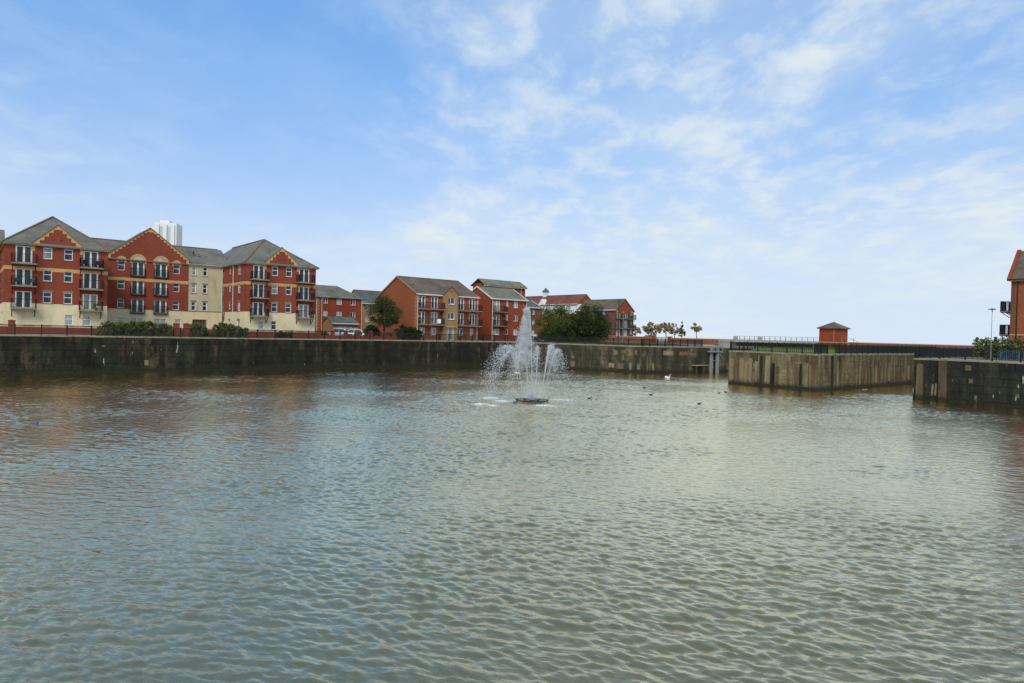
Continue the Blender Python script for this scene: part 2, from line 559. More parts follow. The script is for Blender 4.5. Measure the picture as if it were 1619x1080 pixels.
M['leaf_hedge'] = leaf_mat('hedge_leaves', [(0, (0.06, 0.078, 0.022)), (0.5, (0.15, 0.165, 0.042)), (0.8, (0.27, 0.245, 0.065)), (1, (0.40, 0.32, 0.09))])
M['leaf_dark'] = leaf_mat('dark_leaves', [(0, (0.018, 0.030, 0.010)), (0.6, (0.050, 0.072, 0.020)), (1, (0.13, 0.14, 0.034))])
M['leaf_green'] = leaf_mat('green_leaves', [(0, (0.030, 0.050, 0.012)), (0.6, (0.10, 0.125, 0.024)), (1, (0.27, 0.25, 0.05))])
M['leaf_autumn'] = leaf_mat('turning_leaves', [(0, (0.040, 0.052, 0.016)), (0.6, (0.105, 0.110, 0.032)), (0.9, (0.19, 0.14, 0.04)), (1, (0.28, 0.15, 0.04))])
M['leaf_brown'] = leaf_mat('brown_leaves', [(0, (0.24, 0.18, 0.085)), (0.55, (0.38, 0.28, 0.13)), (1, (0.55, 0.39, 0.17))], 0.5)
M['leaf_yellow'] = leaf_mat('yellow_variegated_leaves', [(0, (0.06, 0.08, 0.02)), (0.5, (0.18, 0.19, 0.05)), (1, (0.38, 0.36, 0.12))])
M['grass'] = leaf_mat('grass_blades', [(0, (0.04, 0.065, 0.014)), (0.6, (0.095, 0.135, 0.028)), (1, (0.18, 0.20, 0.045))])
M['bark'] = rough_mat('bark', (0.045, 0.034, 0.023), 0.35, 4, 0.9, 14)
M['turf'] = rough_mat('turf', (0.10, 0.135, 0.032), 0.3, 0.7, 0.95, 5, (0.10, 0.11, 0.035), 0.4, 0.1)
M['earth_far'] = rough_mat('far_ground', (0.13, 0.12, 0.085), 0.2, 0.05, 0.95, 1)
M['tower'] = rough_mat('pale_tower_cladding', (0.70, 0.68, 0.62), 0.03, 0.1, 0.8, 0.5)
M['tower_band'] = rough_mat('grey_tower_bands', (0.46, 0.47, 0.45), 0.03, 0.1, 0.7, 0.5)


def stain_mat():
    t = NT('algae_stain')
    tcn = t.new('ShaderNodeTexCoord')
    n = t.noise(t.mapping(t.pos(), (1, 1, 0.5)), 2.2, 5, 0.65)
    t.fin((0.045, 0.034, 0.018), 0.9)
    tp = t.new('ShaderNodeBsdfTransparent')
    mx = t.new('ShaderNodeMixShader')
    t.l.new(t.ramp(n, [(0.40, 0.0), (0.62, 0.85)]), mx.inputs[0])
    t.l.new(tp.outputs[0], mx.inputs[1])
    t.l.new(t.p.outputs[0], mx.inputs[2])
    t.l.new(mx.outputs[0], t.out.inputs['Surface'])
    return t.m


M['stain'] = stain_mat()
M['green_plastic'] = rough_mat('green_plastic', (0.03, 0.11, 0.075), 0.1, 4, 0.5, 12)
M['terracotta'] = rough_mat('terracotta', (0.30, 0.11, 0.05), 0.15, 4, 0.85, 12)
# ================================================================== the setting
def water_material():
    t = NT('dock_water')
    p = t.pos()
    al = t.mapping(p, (1, 1, 1), (0, 0, 0), (0, 0, rad(22)))          # crests run to the right and towards the near quay
    rip = t.noise(t.mapping(al, (0.42, 1.0, 1)), 3.4, 3, 0.55, 0.5)
    rip2 = t.noise(t.mapping(al, (0.5, 1.0, 1), (4, 7, 0), (0, 0, rad(-14))), 8.0, 3, 0.6, 0.3)
    gust = t.ramp(t.noise(p, 0.05, 3, 0.5), [(0.35, 0.55), (0.65, 1.0)])
    h = t.math('MULTIPLY', t.math('ADD', t.math('MULTIPLY', rip, 0.7), t.math('MULTIPLY', rip2, 0.3)), gust)
    nm = t.bump(h, 0.06, 1.0)
    body = t.new('ShaderNodeBsdfDiffuse')
    body.inputs['Color'].default_value = (0.078, 0.082, 0.050, 1)
    body.inputs['Roughness'].default_value = 0.0
    gl = t.new('ShaderNodeBsdfGlossy')
    gl.inputs['Color'].default_value = (1.0, 0.865, 0.58, 1)      # warm tint put into the reflection to offset the blue sky
    gl.inputs['Roughness'].default_value = 0.15
    t.l.new(nm, gl.inputs['Normal'])
    fr = t.new('ShaderNodeFresnel')
    fr.inputs['IOR'].default_value = 1.36
    t.l.new(nm, fr.inputs['Normal'])
    mx = t.new('ShaderNodeMixShader')
    t.l.new(t.math('MULTIPLY', fr.outputs[0], 3.9, True), mx.inputs[0])
    t.l.new(body.outputs[0], mx.inputs[1])
    t.l.new(gl.outputs[0], mx.inputs[2])
    t.l.new(mx.outputs[0], t.out.inputs['Surface'])
    return t.m


M['water'] = water_material()


def axis(c, lo, hi, a=0.042, b=0.0013, fine_lo=-1e9, fine_hi=1e9):
    """grid lines: fine near c, slowly coarser away from it, much coarser outside fine_lo..fine_hi"""
    out = [c]
    for sgn, end, lim in ((1, hi, fine_hi), (-1, lo, fine_lo)):
        x, st = c, a
        while sgn * (end - x) > 0:
            st = st * 1.06 if sgn * (x - lim) > 0 else a + b * abs(x - c)
            x += sgn * st
            out.append(x)
    return np.array(sorted(out))


def make_water():
    us = axis(2.0, -62, 130, fine_lo=-5.0, fine_hi=77.0)
    vs_ = axis(88.0, -2, 93, fine_lo=-1, fine_hi=90)
    du = np.gradient(us)
    dv = np.gradient(vs_)
    U, V = np.meshgrid(us, vs_, indexing='ij')
    X = (-56 + U * CA + V * SA).astype(np.float32)
    Y = (72.2 + U * SA - V * CA).astype(np.float32)
    sp = np.maximum(*np.meshgrid(du, dv, indexing='ij')).astype(np.float32)
    rng = np.random.default_rng(5)
    Z = np.zeros_like(X)
    g = np.zeros_like(X)
    for k in range(7):
        a = rng.uniform(0, 6.28)
        L = rng.uniform(14, 46)
        g += np.sin((X * math.cos(a) + Y * math.sin(a)) * 6.283 / L + rng.uniform(0, 6.28))
    for k in range(8):
        a = rng.uniform(0, 6.28)
        L = rng.uniform(3.5, 10)
        g += 0.7 * np.sin((X * math.cos(a) + 0.6 * Y * math.sin(a)) * 6.283 / L + rng.uniform(0, 6.28))
    g = np.clip(0.95 + 0.17 * g, 0.4, 1.7).astype(np.float32)
    N = 140
    for k in range(N):
        lam = 0.14 * (2.2 / 0.14) ** ((k + rng.uniform(0, 1)) / N)
        th = rad(-112) + rng.normal(0, 0.52)
        kk = 6.28318 / lam
        slope = 0.0215 * math.exp(-(math.log(lam / 0.235)) ** 2 / 1.7)
        amp = slope / kk * 1.414
        w = np.clip((lam / sp - 1.9) / 1.2, 0, 1)
        Z += amp * w * np.sin(kk * (X * math.cos(th) + Y * math.sin(th)) + rng.uniform(0, 6.28))
    Z *= g
    nu, nv = U.shape
    verts = np.stack([X, Y, Z], -1).reshape(-1, 3)
    i = np.arange((nu - 1) * nv).reshape(nu - 1, nv)[:, :-1].ravel()
    faces = np.stack([i, i + 1, i + nv + 1, i + nv], 1)
    me = np_mesh('dock_water', verts, faces, M['water'], None, True)
    tag(link('dock_water', me), kind='structure')


make_water()


def sheet(name, pts, z, mat, kind='structure', label=None):
    bm = bmesh.new()
    vs_ = [bm.verts.new(S(u, v, z)) for u, v in pts]
    bm.faces.new(vs_)
    bmesh.ops.triangulate(bm, faces=bm.faces)
    bmesh.ops.recalc_face_normals(bm, faces=bm.faces)
    if sum(f.normal.z for f in bm.faces) < 0:
        bmesh.ops.reverse_faces(bm, faces=bm.faces)
    me = bpy.data.meshes.new(name)
    bm.to_mesh(me)
    bm.free()
    me.materials.append(mat)
    return tag(link(name, me), label, kind=kind)


# far river beyond the flood wall, then the land the docks are cut into
sheet('river', [(130, -4000), (5000, -4000), (5000, 4000), (130, 4000)], -0.02, M['water'])
def land(name, polys, z, mat):
    m = MB()
    for pts in polys:
        m.quad(*[S(u, v, z) for u, v in pts])
    me = bpy.data.meshes.new(name)
    me.from_pydata(m.v, [], m.f)
    me.materials.append(mat)
    return tag(link(name, me), kind='structure')


land('quay_ground', [[(-3000, 0), (-3000, -3000), (190, -3000), (190, 0), (71.1, 0)], [(71.1, 0), (190, 0), (190, 26.7), (104, 26.7), (79.9, 23.45)],
                     [(104, 26.7), (190, 26.7), (190, 42.7), (104, 42.7)], [(73.8, 42.7), (104, 42.7), (190, 42.7), (190, 54.2), (126, 54.2), (73.8, 54.2)],
                     [(126, 54.2), (190, 54.2), (190, 64), (126, 64)], [(75, 64), (126, 64), (190, 64), (190, 300), (75, 300)]], ZG, M['paving'])
land('near_quay_ground', [[(-3000, 0.0), (-60, 0.0), (-60, 91.4), (-60, 300), (-3000, 300)], [(-60, 91.4), (75, 91.4), (75, 300), (-60, 300)]], ZG, M['paving'])
sheet('far_shore', [(2600, -2600), (3400, -2600), (3400, 2600), (2600, 2600)], 6.0, M['earth_far'])


def lawn(name, pts, z=ZG + 0.03, dens=26, h=0.10, seed=1):
    """turf sheet with short blades standing on it"""
    sheet(name, pts, z, M['turf'])
    rng = np.random.default_rng(seed)
    P = np.array(pts)
    lo, hi = P.min(0), P.max(0)
    n = int((hi[0] - lo[0]) * (hi[1] - lo[1]) * dens)
    n = min(n, 26000)
    q = rng.uniform(lo, hi, (n, 2))
    ins = np.zeros(n, bool)
    j = len(P) - 1
    for i in range(len(P)):
        c = ((P[i, 1] > q[:, 1]) != (P[j, 1] > q[:, 1]))
        xx = (P[j, 0] - P[i, 0]) * (q[:, 1] - P[i, 1]) / (P[j, 1] - P[i, 1] + 1e-9) + P[i, 0]
        ins ^= c & (q[:, 0] < xx)
        j = i
    q = q[ins]
    n = len(q)
    a = rng.uniform(0, 6.28, n)
    hh = h * rng.uniform(0.5, 1.3, n)
    w = 0.05
    bx = -56 + q[:, 0] * CA + q[:, 1] * SA
    by = 72.2 + q[:, 0] * SA - q[:, 1] * CA
    v0 = np.stack([bx - w * np.cos(a), by - w * np.sin(a), np.full(n, z)], 1)
    v1 = np.stack([bx + w * np.cos(a), by + w * np.sin(a), np.full(n, z)], 1)
    v2 = np.stack([bx + rng.normal(0, 0.04, n), by + rng.normal(0, 0.04, n), z + hh], 1)
    me = np_mesh('grass', np.stack([v0, v1, v2], 1).reshape(-1, 3), np.arange(3 * n).reshape(-1, 3), M['grass'], rng.uniform(0, 1, n))
    tag(link('grass', me), 'short mown grass on the ' + name.replace('_', ' '), 'grass', kind='stuff')


lawn('garden_lawn', [(9.5, -1.9), (37.4, -1.9), (37.4, -6.2), (28.0, -6.2), (28.0, -17), (11.5, -17), (11.5, -6.2), (9.5, -6.2)], seed=2)
lawn('quay_lawn', [(74.5, -1.5), (82, 20.5), (99, 18.5), (114, 4), (112, -9), (84, -8)], seed=3, dens=18)
PL = [(75.6, 44.2), (103, 44.2), (122, 40), (122, 52.6), (75.6, 52.6)]
PLi = [(76.6, 45.0), (103, 45.0), (121, 41), (121, 51.8), (76.6, 51.8)]
land('grass_bank', [[PL[i], PL[(i + 1) % 5], PLi[(i + 1) % 5], PLi[i]] for i in range(5)], ZG + 0.01, M['turf'])
for o_ in (bpy.data.objects['grass_bank'],):
    for k_, vtx in enumerate(o_.data.vertices):
        if k_ % 4 > 1: vtx.co.z = ZG + 0.44
lawn('pier_lawn', PLi, z=ZG + 0.44, seed=4, dens=26, h=0.16)
sheet('road', [(60, -60), (66, -60), (100, -22), (100, -14), (88, -12.5), (72.0, -20)], ZG + 0.004, M['asphalt'])
sheet('car_park', [(40, -11.5), (56.3, -11.5), (56.3, -26), (40, -26)], ZG + 0.004, M['asphalt'])


# ------------------------------------------------------------------ quay walls
CAM_UV = to_uv((0, 0))


def bevel_box_mesh(name, mat, b=0.07, seed=0):
    """unit stone, x 0..1, z 0..1, front at y=-1, worn edges"""
    r = random.Random(seed)
    m = MB()
    j = lambda: r.uniform(0.4, 1.6) * b
    fr = [(j() * 0.5, j()), (1 - j() * 0.5, j()), (1 - j() * 0.5, 1 - j()), (j() * 0.5, 1 - j())]
    m.add([(0, 0, 0), (1, 0, 0), (1, 0, 1), (0, 0, 1)] + [(x, -1 + r.uniform(0, 0.35), z) for x, z in fr],
          [(4, 5, 6, 7), (0, 1, 5, 4), (1, 2, 6, 5), (2, 3, 7, 6), (3, 0, 4, 7)])
    return m.mesh(name, mat)


def place_run(root, a, b):
    """local frame of a wall: x from a to b, water side is -y"""
    pa, pb = S(*a), S(*b)
    ang = math.atan2(pb.y - pa.y, pb.x - pa.x)
    root.location = (pa.x, pa.y, 0)
    root.rotation_euler = (0, 0, ang)
    return (pb - pa).length


def quay_wall(name, label, a, b, mat, seed=0, stones=True, strips=(), patches=(), courses=6):
    rnd = random.Random(seed)
    root = empty(name, (0, 0, 0), 0, label, 'dock wall' if label else None)
    if not label: tag(root, kind='structure')
    L = place_run(root, a, b)
    MB().box(0, L, 0.06, 0.9, -1.0, ZG - 0.165).build('wall_core', mat, root)
    mw = root.matrix_basis.inverted() @ Vector((0, 0, 0))
    # coping stones
    cmesh = [MB().box(0.01, 0.99, -0.06, 0.62, 0.14, 0.30).mesh('coping_stone', M['coping']) for _ in range(1)][0]
    x = 0.0
    cop = []
    while x < L - 0.3:
        w = min(rnd.uniform(1.25, 1.9), L - x)
        cop.append((x, w))
        x += w
    cop.sort(key=lambda c: abs(c[0] - mw.x))
    rest = MB()
    for i, (x, w) in enumerate(cop):
        dy, dz = rnd.uniform(-0.02, 0.03), rnd.uniform(-0.010, 0.016)
        if i < 300:
            o = link('coping_stone', cmesh, root, (x, dy, ZG - 0.30 + dz))
            o.scale = (w, 1, 1)
        else:
            rest.box(x + 0.01, x + w - 0.01, -0.06 + dy, 0.62, ZG - 0.16, ZG + dz)
    if rest.v: tag(rest.build('coping_stones', M['coping'], root), kind='stuff')
    # coursed blocks
    H = ZG - 0.165 + 0.5
    if stones:
        meshes = [bevel_box_mesh('stone_block', mat, 0.016, seed * 10 + q) for q in range(6)]
        blocks = []
        ch = H / courses
        for c in range(courses):
            x = -rnd.uniform(0, 0.8)
            while x < L:
                w = rnd.uniform(0.9, 2.2)
                x0, x1 = max(x, 0), min(x + w, L)
                if x1 - x0 > 0.15:
                    blocks.append((x0, x1, -0.5 + c * ch, ch))
                x += w
        blocks.sort(key=lambda q: (q[0] - mw.x) ** 2 + mw.y ** 2)
        rest = MB()
        for i, (x0, x1, z, ch) in enumerate(blocks):
            pr = rnd.uniform(0.09, 0.12)
            if i < 300:
                o = link('stone_block', rnd.choice(meshes), root, (x0 + 0.003, 0.06, z + 0.003))
                o.scale = (x1 - x0 - 0.006, pr, ch - 0.006)
            else:
                rest.box(x0 + 0.008, x1 - 0.008, 0.06 - pr, 0.06, z + 0.008, z + ch - 0.008)
        if rest.v: tag(rest.build('stone_blocks', mat, root), kind='stuff')
    else:
        MB().box(0, L, 0, 0.058, -1, ZG - 0.166).build('wall_face', mat, root)
    for (x, w, z0, z1, pr, m, nm) in strips:
        q = rnd.uniform(-0.06, 0.06)
        s_ = MB()
        s_.add([(x, -pr, z0), (x + w, -pr, z0), (x + w + q, -pr * 0.8, z1), (x + q, -pr * 0.8, z1), (x, 0.05, z0), (x + w, 0.05, z0), (x + w + q, 0.05, z1), (x + q, 0.05, z1)],
               [(0, 1, 2, 3), (4, 7, 6, 5), (0, 4, 5, 1), (1, 5, 6, 2), (2, 6, 7, 3), (3, 7, 4, 0)])
        s_.build(nm, M[m], root)
    for (x, z, w, h) in patches:
        s_ = MB().box(x, x + w, -0.085, 0.05, z, z + h)
        s_.build('repair_block', M['block_pale'], root)
    return root


def rnd_patches(seed, L, n, x0=0.0, x1=None, zlo=0.7, zhi=3.6):
    r = random.Random(seed)
    out = []
    for _ in range(n):
        w = r.uniform(0.4, 1.0)
        h = r.uniform(0.4, 0.9)
        out.append((r.uniform(x0, (x1 or L) - w), r.uniform(zlo, zhi - h), w, h))
    return out


quay_wall('dock_wall', 'long dark stone dock wall below the red and cream apartments', (-1, 0), (71.1, 0), M['wall_dark'], 1, True,
          patches=[(1 + 9.8, 3.0, 0.35, 0.2), (1 + 14.3, 0.8, 0.45, 0.6)])
quay_wall('dock_wall', None, (-60, 0), (-1, 0), M['wall_dark'], 13, False)
quay_wall('dock_wall', 'mottled stone dock wall behind the fountain below the lawn and trees', (71.1, 0), (79.9, 23.45), M['wall_mid'], 2, True,
          patches=[(20.2, 2.75, 0.75, 0.75), (21.4, 3.05, 0.85, 0.5), (21.6, 1.9, 0.40, 0.95), (22.8, 2.7, 0.7, 1.05), (23.7, 2.9, 0.5, 0.75), (19.4, 0.7, 0.95, 0.7),
                   (21.0, 0.5, 0.95, 0.9), (22.9, 0.35, 0.4, 1.2), (12.6, 0.5, 0.8, 0.9), (12.7, 1.9, 0.7, 0.35), (24.2, 0.6, 0.5, 0.8)])
quay_wall('dock_wall', 'stone lock entrance wall running back behind the swan to the grey steel frame', (79.9, 23.45), (104, 26.7), M['wall_mid'], 3, True,
          strips=[(0.9, 0.28, 0.3, 2.6, 0.07, 'strip_pale', 'stone_strip'), (2.0, 0.5, 0.4, 1.6, 0.09, 'strip_pale', 'stone_strip'),
                  (4.4, 2.2, 2.9, 3.6, 0.06, 'strip_pale', 'stone_strip'), (8.0, 2.0, 2.9, 3.5, 0.06, 'strip_rust', 'stone_strip')])
r_ = random.Random(44)
pier_strips = [(0.15, 0.55, 0.2, 3.3, 0.10, 'strip_pale', 'fender_strip'), (0.95, 0.35, 0.1, 3.7, 0.09, 'strip_rust', 'fender_strip'), (1.55, 0.62, 0.3, 3.4, 0.13, 'strip_pale', 'fender_strip'),
               (2.30, 0.33, 0.2, 3.2, 0.05, 'wall_pier', 'fender_strip'), (2.72, 0.60, 0.2, 3.45, 0.12, 'strip_pale', 'fender_strip'), (3.45, 0.22, 0.1, 2.9, 0.05, 'strip_rust', 'fender_strip'),
               (3.72, 0.36, 0.5, 3.1, 0.10, 'strip_pale', 'fender_strip'), (4.18, 0.13, 0.9, 3.9, 0.10, 'strip_pale', 'fender_strip'), (4.40, 0.30, 0.2, 3.8, 0.05, 'strip_dark', 'fender_strip'),
               (5.10, 0.62, 0.3, 3.85, 0.12, 'strip_pale', 'fender_strip'), (5.85, 0.5, 0.2, 3.0, 0.05, 'strip_dark', 'fender_strip'), (6.6, 0.26, 0.4, 2.6, 0.09, 'strip_rust', 'fender_strip'),
               (7.30, 0.62, 2.5, 3.9, 0.10, 'strip_pale', 'fender_strip'), (8.0, 0.2, 1.4, 3.3, 0.06, 'strip_rust', 'fender_strip'), (8.9, 0.3, 0.4, 3.0, 0.09, 'strip_rust', 'fender_strip'),
               (9.45, 0.30, 0.5, 3.1, 0.06, 'strip_dark', 'fender_strip'), (9.95, 0.62, 0.3, 3.2, 0.11, 'strip_pale', 'fender_strip'), (10.75, 0.13, 0.4, 3.0, 0.10, 'strip_pale', 'fender_strip'),
               (11.0, 0.3, 0.3, 3.9, 0.06, 'strip_rust', 'fender_strip')]
quay_wall('pier_wall', 'pale streaked stone end wall of the pier, its bare fender strips facing the dock', (73.8, 42.7), (73.8, 54.2), M['wall_pier'], 4, True, strips=pier_strips)
side = [(3.5, 0.55, -0.5, 4.1, 0.14, 'strip_dark', 'fender_strip'), (6.4, 0.45, 1.5, 3.6, 0.10, 'strip_pale', 'fender_strip'), (5.0, 0.5, 0.2, 3.5, 0.08, 'strip_pale', 'fender_strip')]  # first entry: dark strip, its colour giving the shade of a recessed groove
x = 8.0
while x < 46:
    side.append((x, r_.uniform(0.15, 0.6), r_.uniform(0.1, 0.9), r_.uniform(2.6, 3.9), r_.uniform(0.04, 0.11), r_.choice(['strip_pale', 'wall_pier', 'strip_rust', 'wall_pier']), 'fender_strip'))
    x += r_.uniform(0.9, 2.4)
quay_wall('pier_wall', 'long brown streaked side wall of the pier receding into the right channel', (73.8, 54.2), (126, 54.2), M['wall_pier'], 5, True, strips=side)
quay_wall('pier_wall', None, (104, 42.7), (73.8, 42.7), M['wall_pier'], 6, False)
rq = [(0.35, 0.6, -0.3, 3.7, 0.28, 'strip_col', 'fender_strip'), (2.45, 0.70, -0.2, 4.1, 0.34, 'strip_col', 'fender_strip'), (1.75, 0.16, 0.4, 1.65, 0.12, 'strip_pale', 'fender_strip'),
      (2.05, 0.16, 0.5, 1.75, 0.12, 'strip_pale', 'fender_strip'), (4.9, 0.22, 0.3, 2.6, 0.10, 'strip_dark', 'fender_strip'),
      (5.6, 0.22, 0.0, 0.8, 0.10, 'strip_pale', 'fender_strip'), (11.3, 0.5, -0.2, 0.65, 0.22, 'strip_pale', 'fender_strip')]
quay_wall('dock_wall', 'blackened stone dock wall at the right edge under the blue railing', (75, 64.0), (75, 91.4), M['wall_right'], 7, True, strips=rq, patches=[(4.7, 3.25, 0.5, 0.55), (5.05, 2.0, 0.35, 0.45), (9.0, 0.9, 0.2, 0.35)])
quay_wall('dock_wall', None, (126, 64.0), (75, 64.0), M['wall_right'], 8, False)
quay_wall('dock_wall', None, (104, 26.7), (104, 42.7), M['wall_mid'], 9, False)
quay_wall('dock_wall', None, (126, 54.2), (126, 64.0), M['wall_pier'], 10, False)
quay_wall('dock_wall', None, (75, 91.4), (-60, 91.4), M['wall_mid'], 11, False)
quay_wall('dock_wall', None, (-60, 91.4), (-60, 0), M['wall_mid'], 12, False)


# ------------------------------------------------------------------ railings
def railing(label, a, b, step=2.4, h=1.12, gap=None, mat='metal_black', pick=0.115, z0=ZG, group='dock railings'):
    root = empty('railing', (0, 0, 0), 0, label, 'railing', group)
    L = place_run(root, a, b)
    n = max(1, round(L / step))
    pm = MB().box(-0.07, 0.07, -0.06, 0.06, 0, h + 0.08).mesh('post', M[mat])
    for i in range(n + 1):
        x = L * i / n
        if gap and gap[0] + 0.05 < x < gap[1] - 0.05: continue
        link('post', pm, root, (x, 0.30, z0))
    segs = [(0, L)] if not gap else [(0, gap[0]), (gap[1], L)]
    tr, br, pk = MB(), MB(), MB()
    for s0, s1 in segs:
        tr.box(s0, s1, 0.26, 0.34, z0 + h - 0.08, z0 + h)
        br.box(s0, s1, 0.28, 0.32, z0 + 0.10, z0 + 0.145)
        x = s0 + pick
        while x < s1 - 0.05:
            pk.box(x - 0.016, x + 0.016, 0.284, 0.316, z0 + 0.146, z0 + h - 0.081)
            x += pick
    tr.build('top_rail', M[mat], root)
    br.build('bottom_rail', M[mat], root)
    tag(pk.build('pickets', M[mat], root), kind='stuff')
    return root


railing('black railing along the long dark dock wall, in front of the apartments', (-20, 0), (71.1, 0))
railing('black railing on the dock wall behind the fountain, in front of lawn and trees', (71.1, 0), (79.9, 23.45), 2.6)
railing('black railing above the lock entrance wall, before the brick flood wall', (79.9, 23.45), (93.4, 25.27), 1.7)
railing('black railing on the end of the pier facing the dock', (73.8, 42.7), (73.8, 54.2), 1.9, pick=0.24)
railing('black railing along the side of the pier by the right channel, with a gap', (73.8, 54.2), (112, 54.2), 1.6, gap=(3.2, 5.0))
railing('black railing on the far edge of the pier beyond the grass', (104, 42.7), (73.8, 42.7), 1.9, pick=0.15)
railing('black railing on the quay at the right edge, before the blue railing', (75, 64.0), (75, 91.4), 2.3)
railing('black railing along the right quay where it turns into the channel', (104, 64.0), (75, 64.0), 2.0)
# ================================================================== buildings
def rot2(x, y, a):
    return x * math.cos(a) - y * math.sin(a), x * math.sin(a) + y * math.cos(a)


class Face:
    """one wall plane of a building: origin and heading in the building's own frame; outside is -y"""
    def __init__(s, b, ox, oy, rot=0.0):
        s.b, s.ox, s.oy, s.rot = b, ox, oy, rot

    def loc(s, x, y, zabs):
        a, c = rot2(x, y, s.rot)
        return (s.ox + a, s.oy + c, zabs - ZG)

    def put(s, mb, name, mat, parent=None):
        return mb.build(name, mat, parent or s.b, s.loc(0, 0, 0), s.rot)

    def wall(s, name, mat, x0, x1, z0, z1, holes=(), proud=0.0, depth=0.24):
        hs = [(max(a, x0), min(b, x1), max(c, z0), min(d, z1)) for a, b, c, d in holes if a < x1 and b > x0 and c < z1 and d > z0]
        xs = sorted({x0, x1} | {h[0] for h in hs} | {h[1] for h in hs})
        zs = sorted({z0, z1} | {h[2] for h in hs} | {h[3] for h in hs})
        m = MB()
        y = -proud
        nx, nz = len(xs) - 1, len(zs) - 1
        solid = [[not any(h[0] - 1e-6 < (xs[i] + xs[i + 1]) / 2 < h[1] + 1e-6 and h[2] - 1e-6 < (zs[k] + zs[k + 1]) / 2 < h[3] + 1e-6 for h in hs)
                  for k in range(nz)] for i in range(nx)]
        for i in range(nx):
            for k in range(nz):
                if not solid[i][k]: continue
                a, b, c, d = xs[i], xs[i + 1], zs[k], zs[k + 1]
                m.quad((a, y, c), (b, y, c), (b, y, d), (a, y, d))
                if i == 0 or not solid[i - 1][k]: m.quad((a, y, c), (a, y, d), (a, depth, d), (a, depth, c))
                if i == nx - 1 or not solid[i + 1][k]: m.quad((b, y, c), (b, depth, c), (b, depth, d), (b, y, d))
                if k == 0 or not solid[i][k - 1]: m.quad((a, y, c), (a, depth, c), (b, depth, c), (b, y, c))
                if k == nz - 1 or not solid[i][k + 1]: m.quad((a, y, d), (b, y, d), (b, depth, d), (a, depth, d))
        me = bpy.data.meshes.new(name)
        me.from_pydata(m.v, [], m.f)
        me.materials.append(mat)
        return link(name, me, s.b, s.loc(0, 0, 0), s.rot)

    def poly(s, name, mat, pts, y0=0.0, y1=0.24):
        return s.put(MB().prism(pts, y0, y1), name, mat)

    def window(s, x0, x1, z0, z1, kind='transom', sill=True, glass='glass', head=None):
        w, h = x1 - x0, z1 - z0
        o = link('door' if kind in ('french', 'entrance') else 'window', frame_mesh(kind, round(w, 2), round(h, 2)), s.b, s.loc(x0, 0, z0), s.rot)
        link('pane', pane_mesh(round(w, 2), round(h, 2), glass), o)
        if sill:
            link('sill', sill_mesh(round(w, 2)), o)
        if head:
            link('lintel', lintel_mesh(round(w, 2), round(h, 2), head), o)
        return o


MC = {}


def frame_mesh(kind, w, h):
    k = ('f', kind, w, h)
    if k in MC: return MC[k]
    m = MB()
    t, y0, y1 = 0.075, 0.06, 0.13
    m.box(0, w, y0, y1, 0, t).box(0, w, y0, y1, h - t, h).box(0, t, y0, y1, t, h - t).box(w - t, w, y0, y1, t, h - t)
    if kind == 'transom':
        m.box(t, w - t, y0, y1, h * 0.56, h * 0.56 + t)
    elif kind == 'french':
        m.box(w / 2 - 0.10, w / 2 + 0.10, y0 - 0.01, y1, t, h - t)
        m.box(t, 2 * t, y0 + 0.01, y1, t, h - t).box(w - 2 * t, w - t, y0 + 0.01, y1, t, h - t)
    elif kind == 'casement':
        m.box(w / 2 - t * 0.7, w / 2 + t * 0.7, y0, y1, t, h - t)
    elif kind == 'casement3':
        m.box(w * 0.36, w * 0.36 + t, y0, y1, t, h - t)
        m.box(w * 0.36, w - t, y0 + 0.003, y1, t, 2 * t)
    elif kind == 'grid':
        m.box(w / 2 - t / 2, w / 2 + t / 2, y0, y1, t, h - t)
        m.box(t, w - t, y0 + 0.004, y1, h * 0.56, h * 0.56 + t)
    elif kind == 'entrance':
        for q in (0.22, 0.78):
            m.box(w * q - t / 2, w * q + t / 2, y0, y1, t, h - t)
        m.box(t, w * 0.22, y0 + 0.004, y1, h * 0.36, h * 0.36 + t).box(w * 0.78, w - t, y0 + 0.004, y1, h * 0.36, h * 0.36 + t)
    MC[k] = m.mesh('window_frame', M['upvc'])
    return MC[k]


def pane_mesh(w, h, glass):
    k = ('p', w, h, glass)
    if k not in MC:
        MC[k] = MB().box(0.02, w - 0.02, 0.095, 0.112, 0.02, h - 0.02).mesh('pane', M[glass])
    return MC[k]


def sill_mesh(w):
    k = ('s', w)
    if k not in MC:
        MC[k] = MB().box(-0.08, w + 0.08, -0.07, 0.10, -0.11, -0.004).mesh('sill', M['slab_conc'])
    return MC[k]


def lintel_mesh(w, h, mat):
    k = ('l', w, h, mat)
    if k not in MC:
        m = MB()
        m.prism([(-0.06, h + 0.004), (w + 0.06, h + 0.004), (w + 0.16, h + 0.24), (-0.16, h + 0.24)], -0.03, 0.05)
        MC[k] = m.mesh('lintel', M[mat])
    return MC[k]


def railing_bars(m, w, d, h, step=0.12, zb=0.0):
    """three-sided balcony guard around a floor w wide and d deep, outside is -y"""
    pts = [(0.04, 0), (0.04, -d + 0.04), (w - 0.04, -d + 0.04), (w - 0.04, 0)]
    for a, b in zip(pts, pts[1:]):
        m.bar((*a, zb + h), (*b, zb + h), 0.06, 0.055)
        m.bar((*a, zb + 0.08), (*b, zb + 0.08), 0.03, 0.03)
        L = math.hypot(b[0] - a[0], b[1] - a[1])
        n = max(2, int(L / step))
        for i in range(n + 1):
            x, y = a[0] + (b[0] - a[0]) * i / n, a[1] + (b[1] - a[1]) * i / n
            r = 0.026 if i in (0, n) else 0.0125
            m.box(x - r, x + r, y - r, y + r, zb, zb + h)


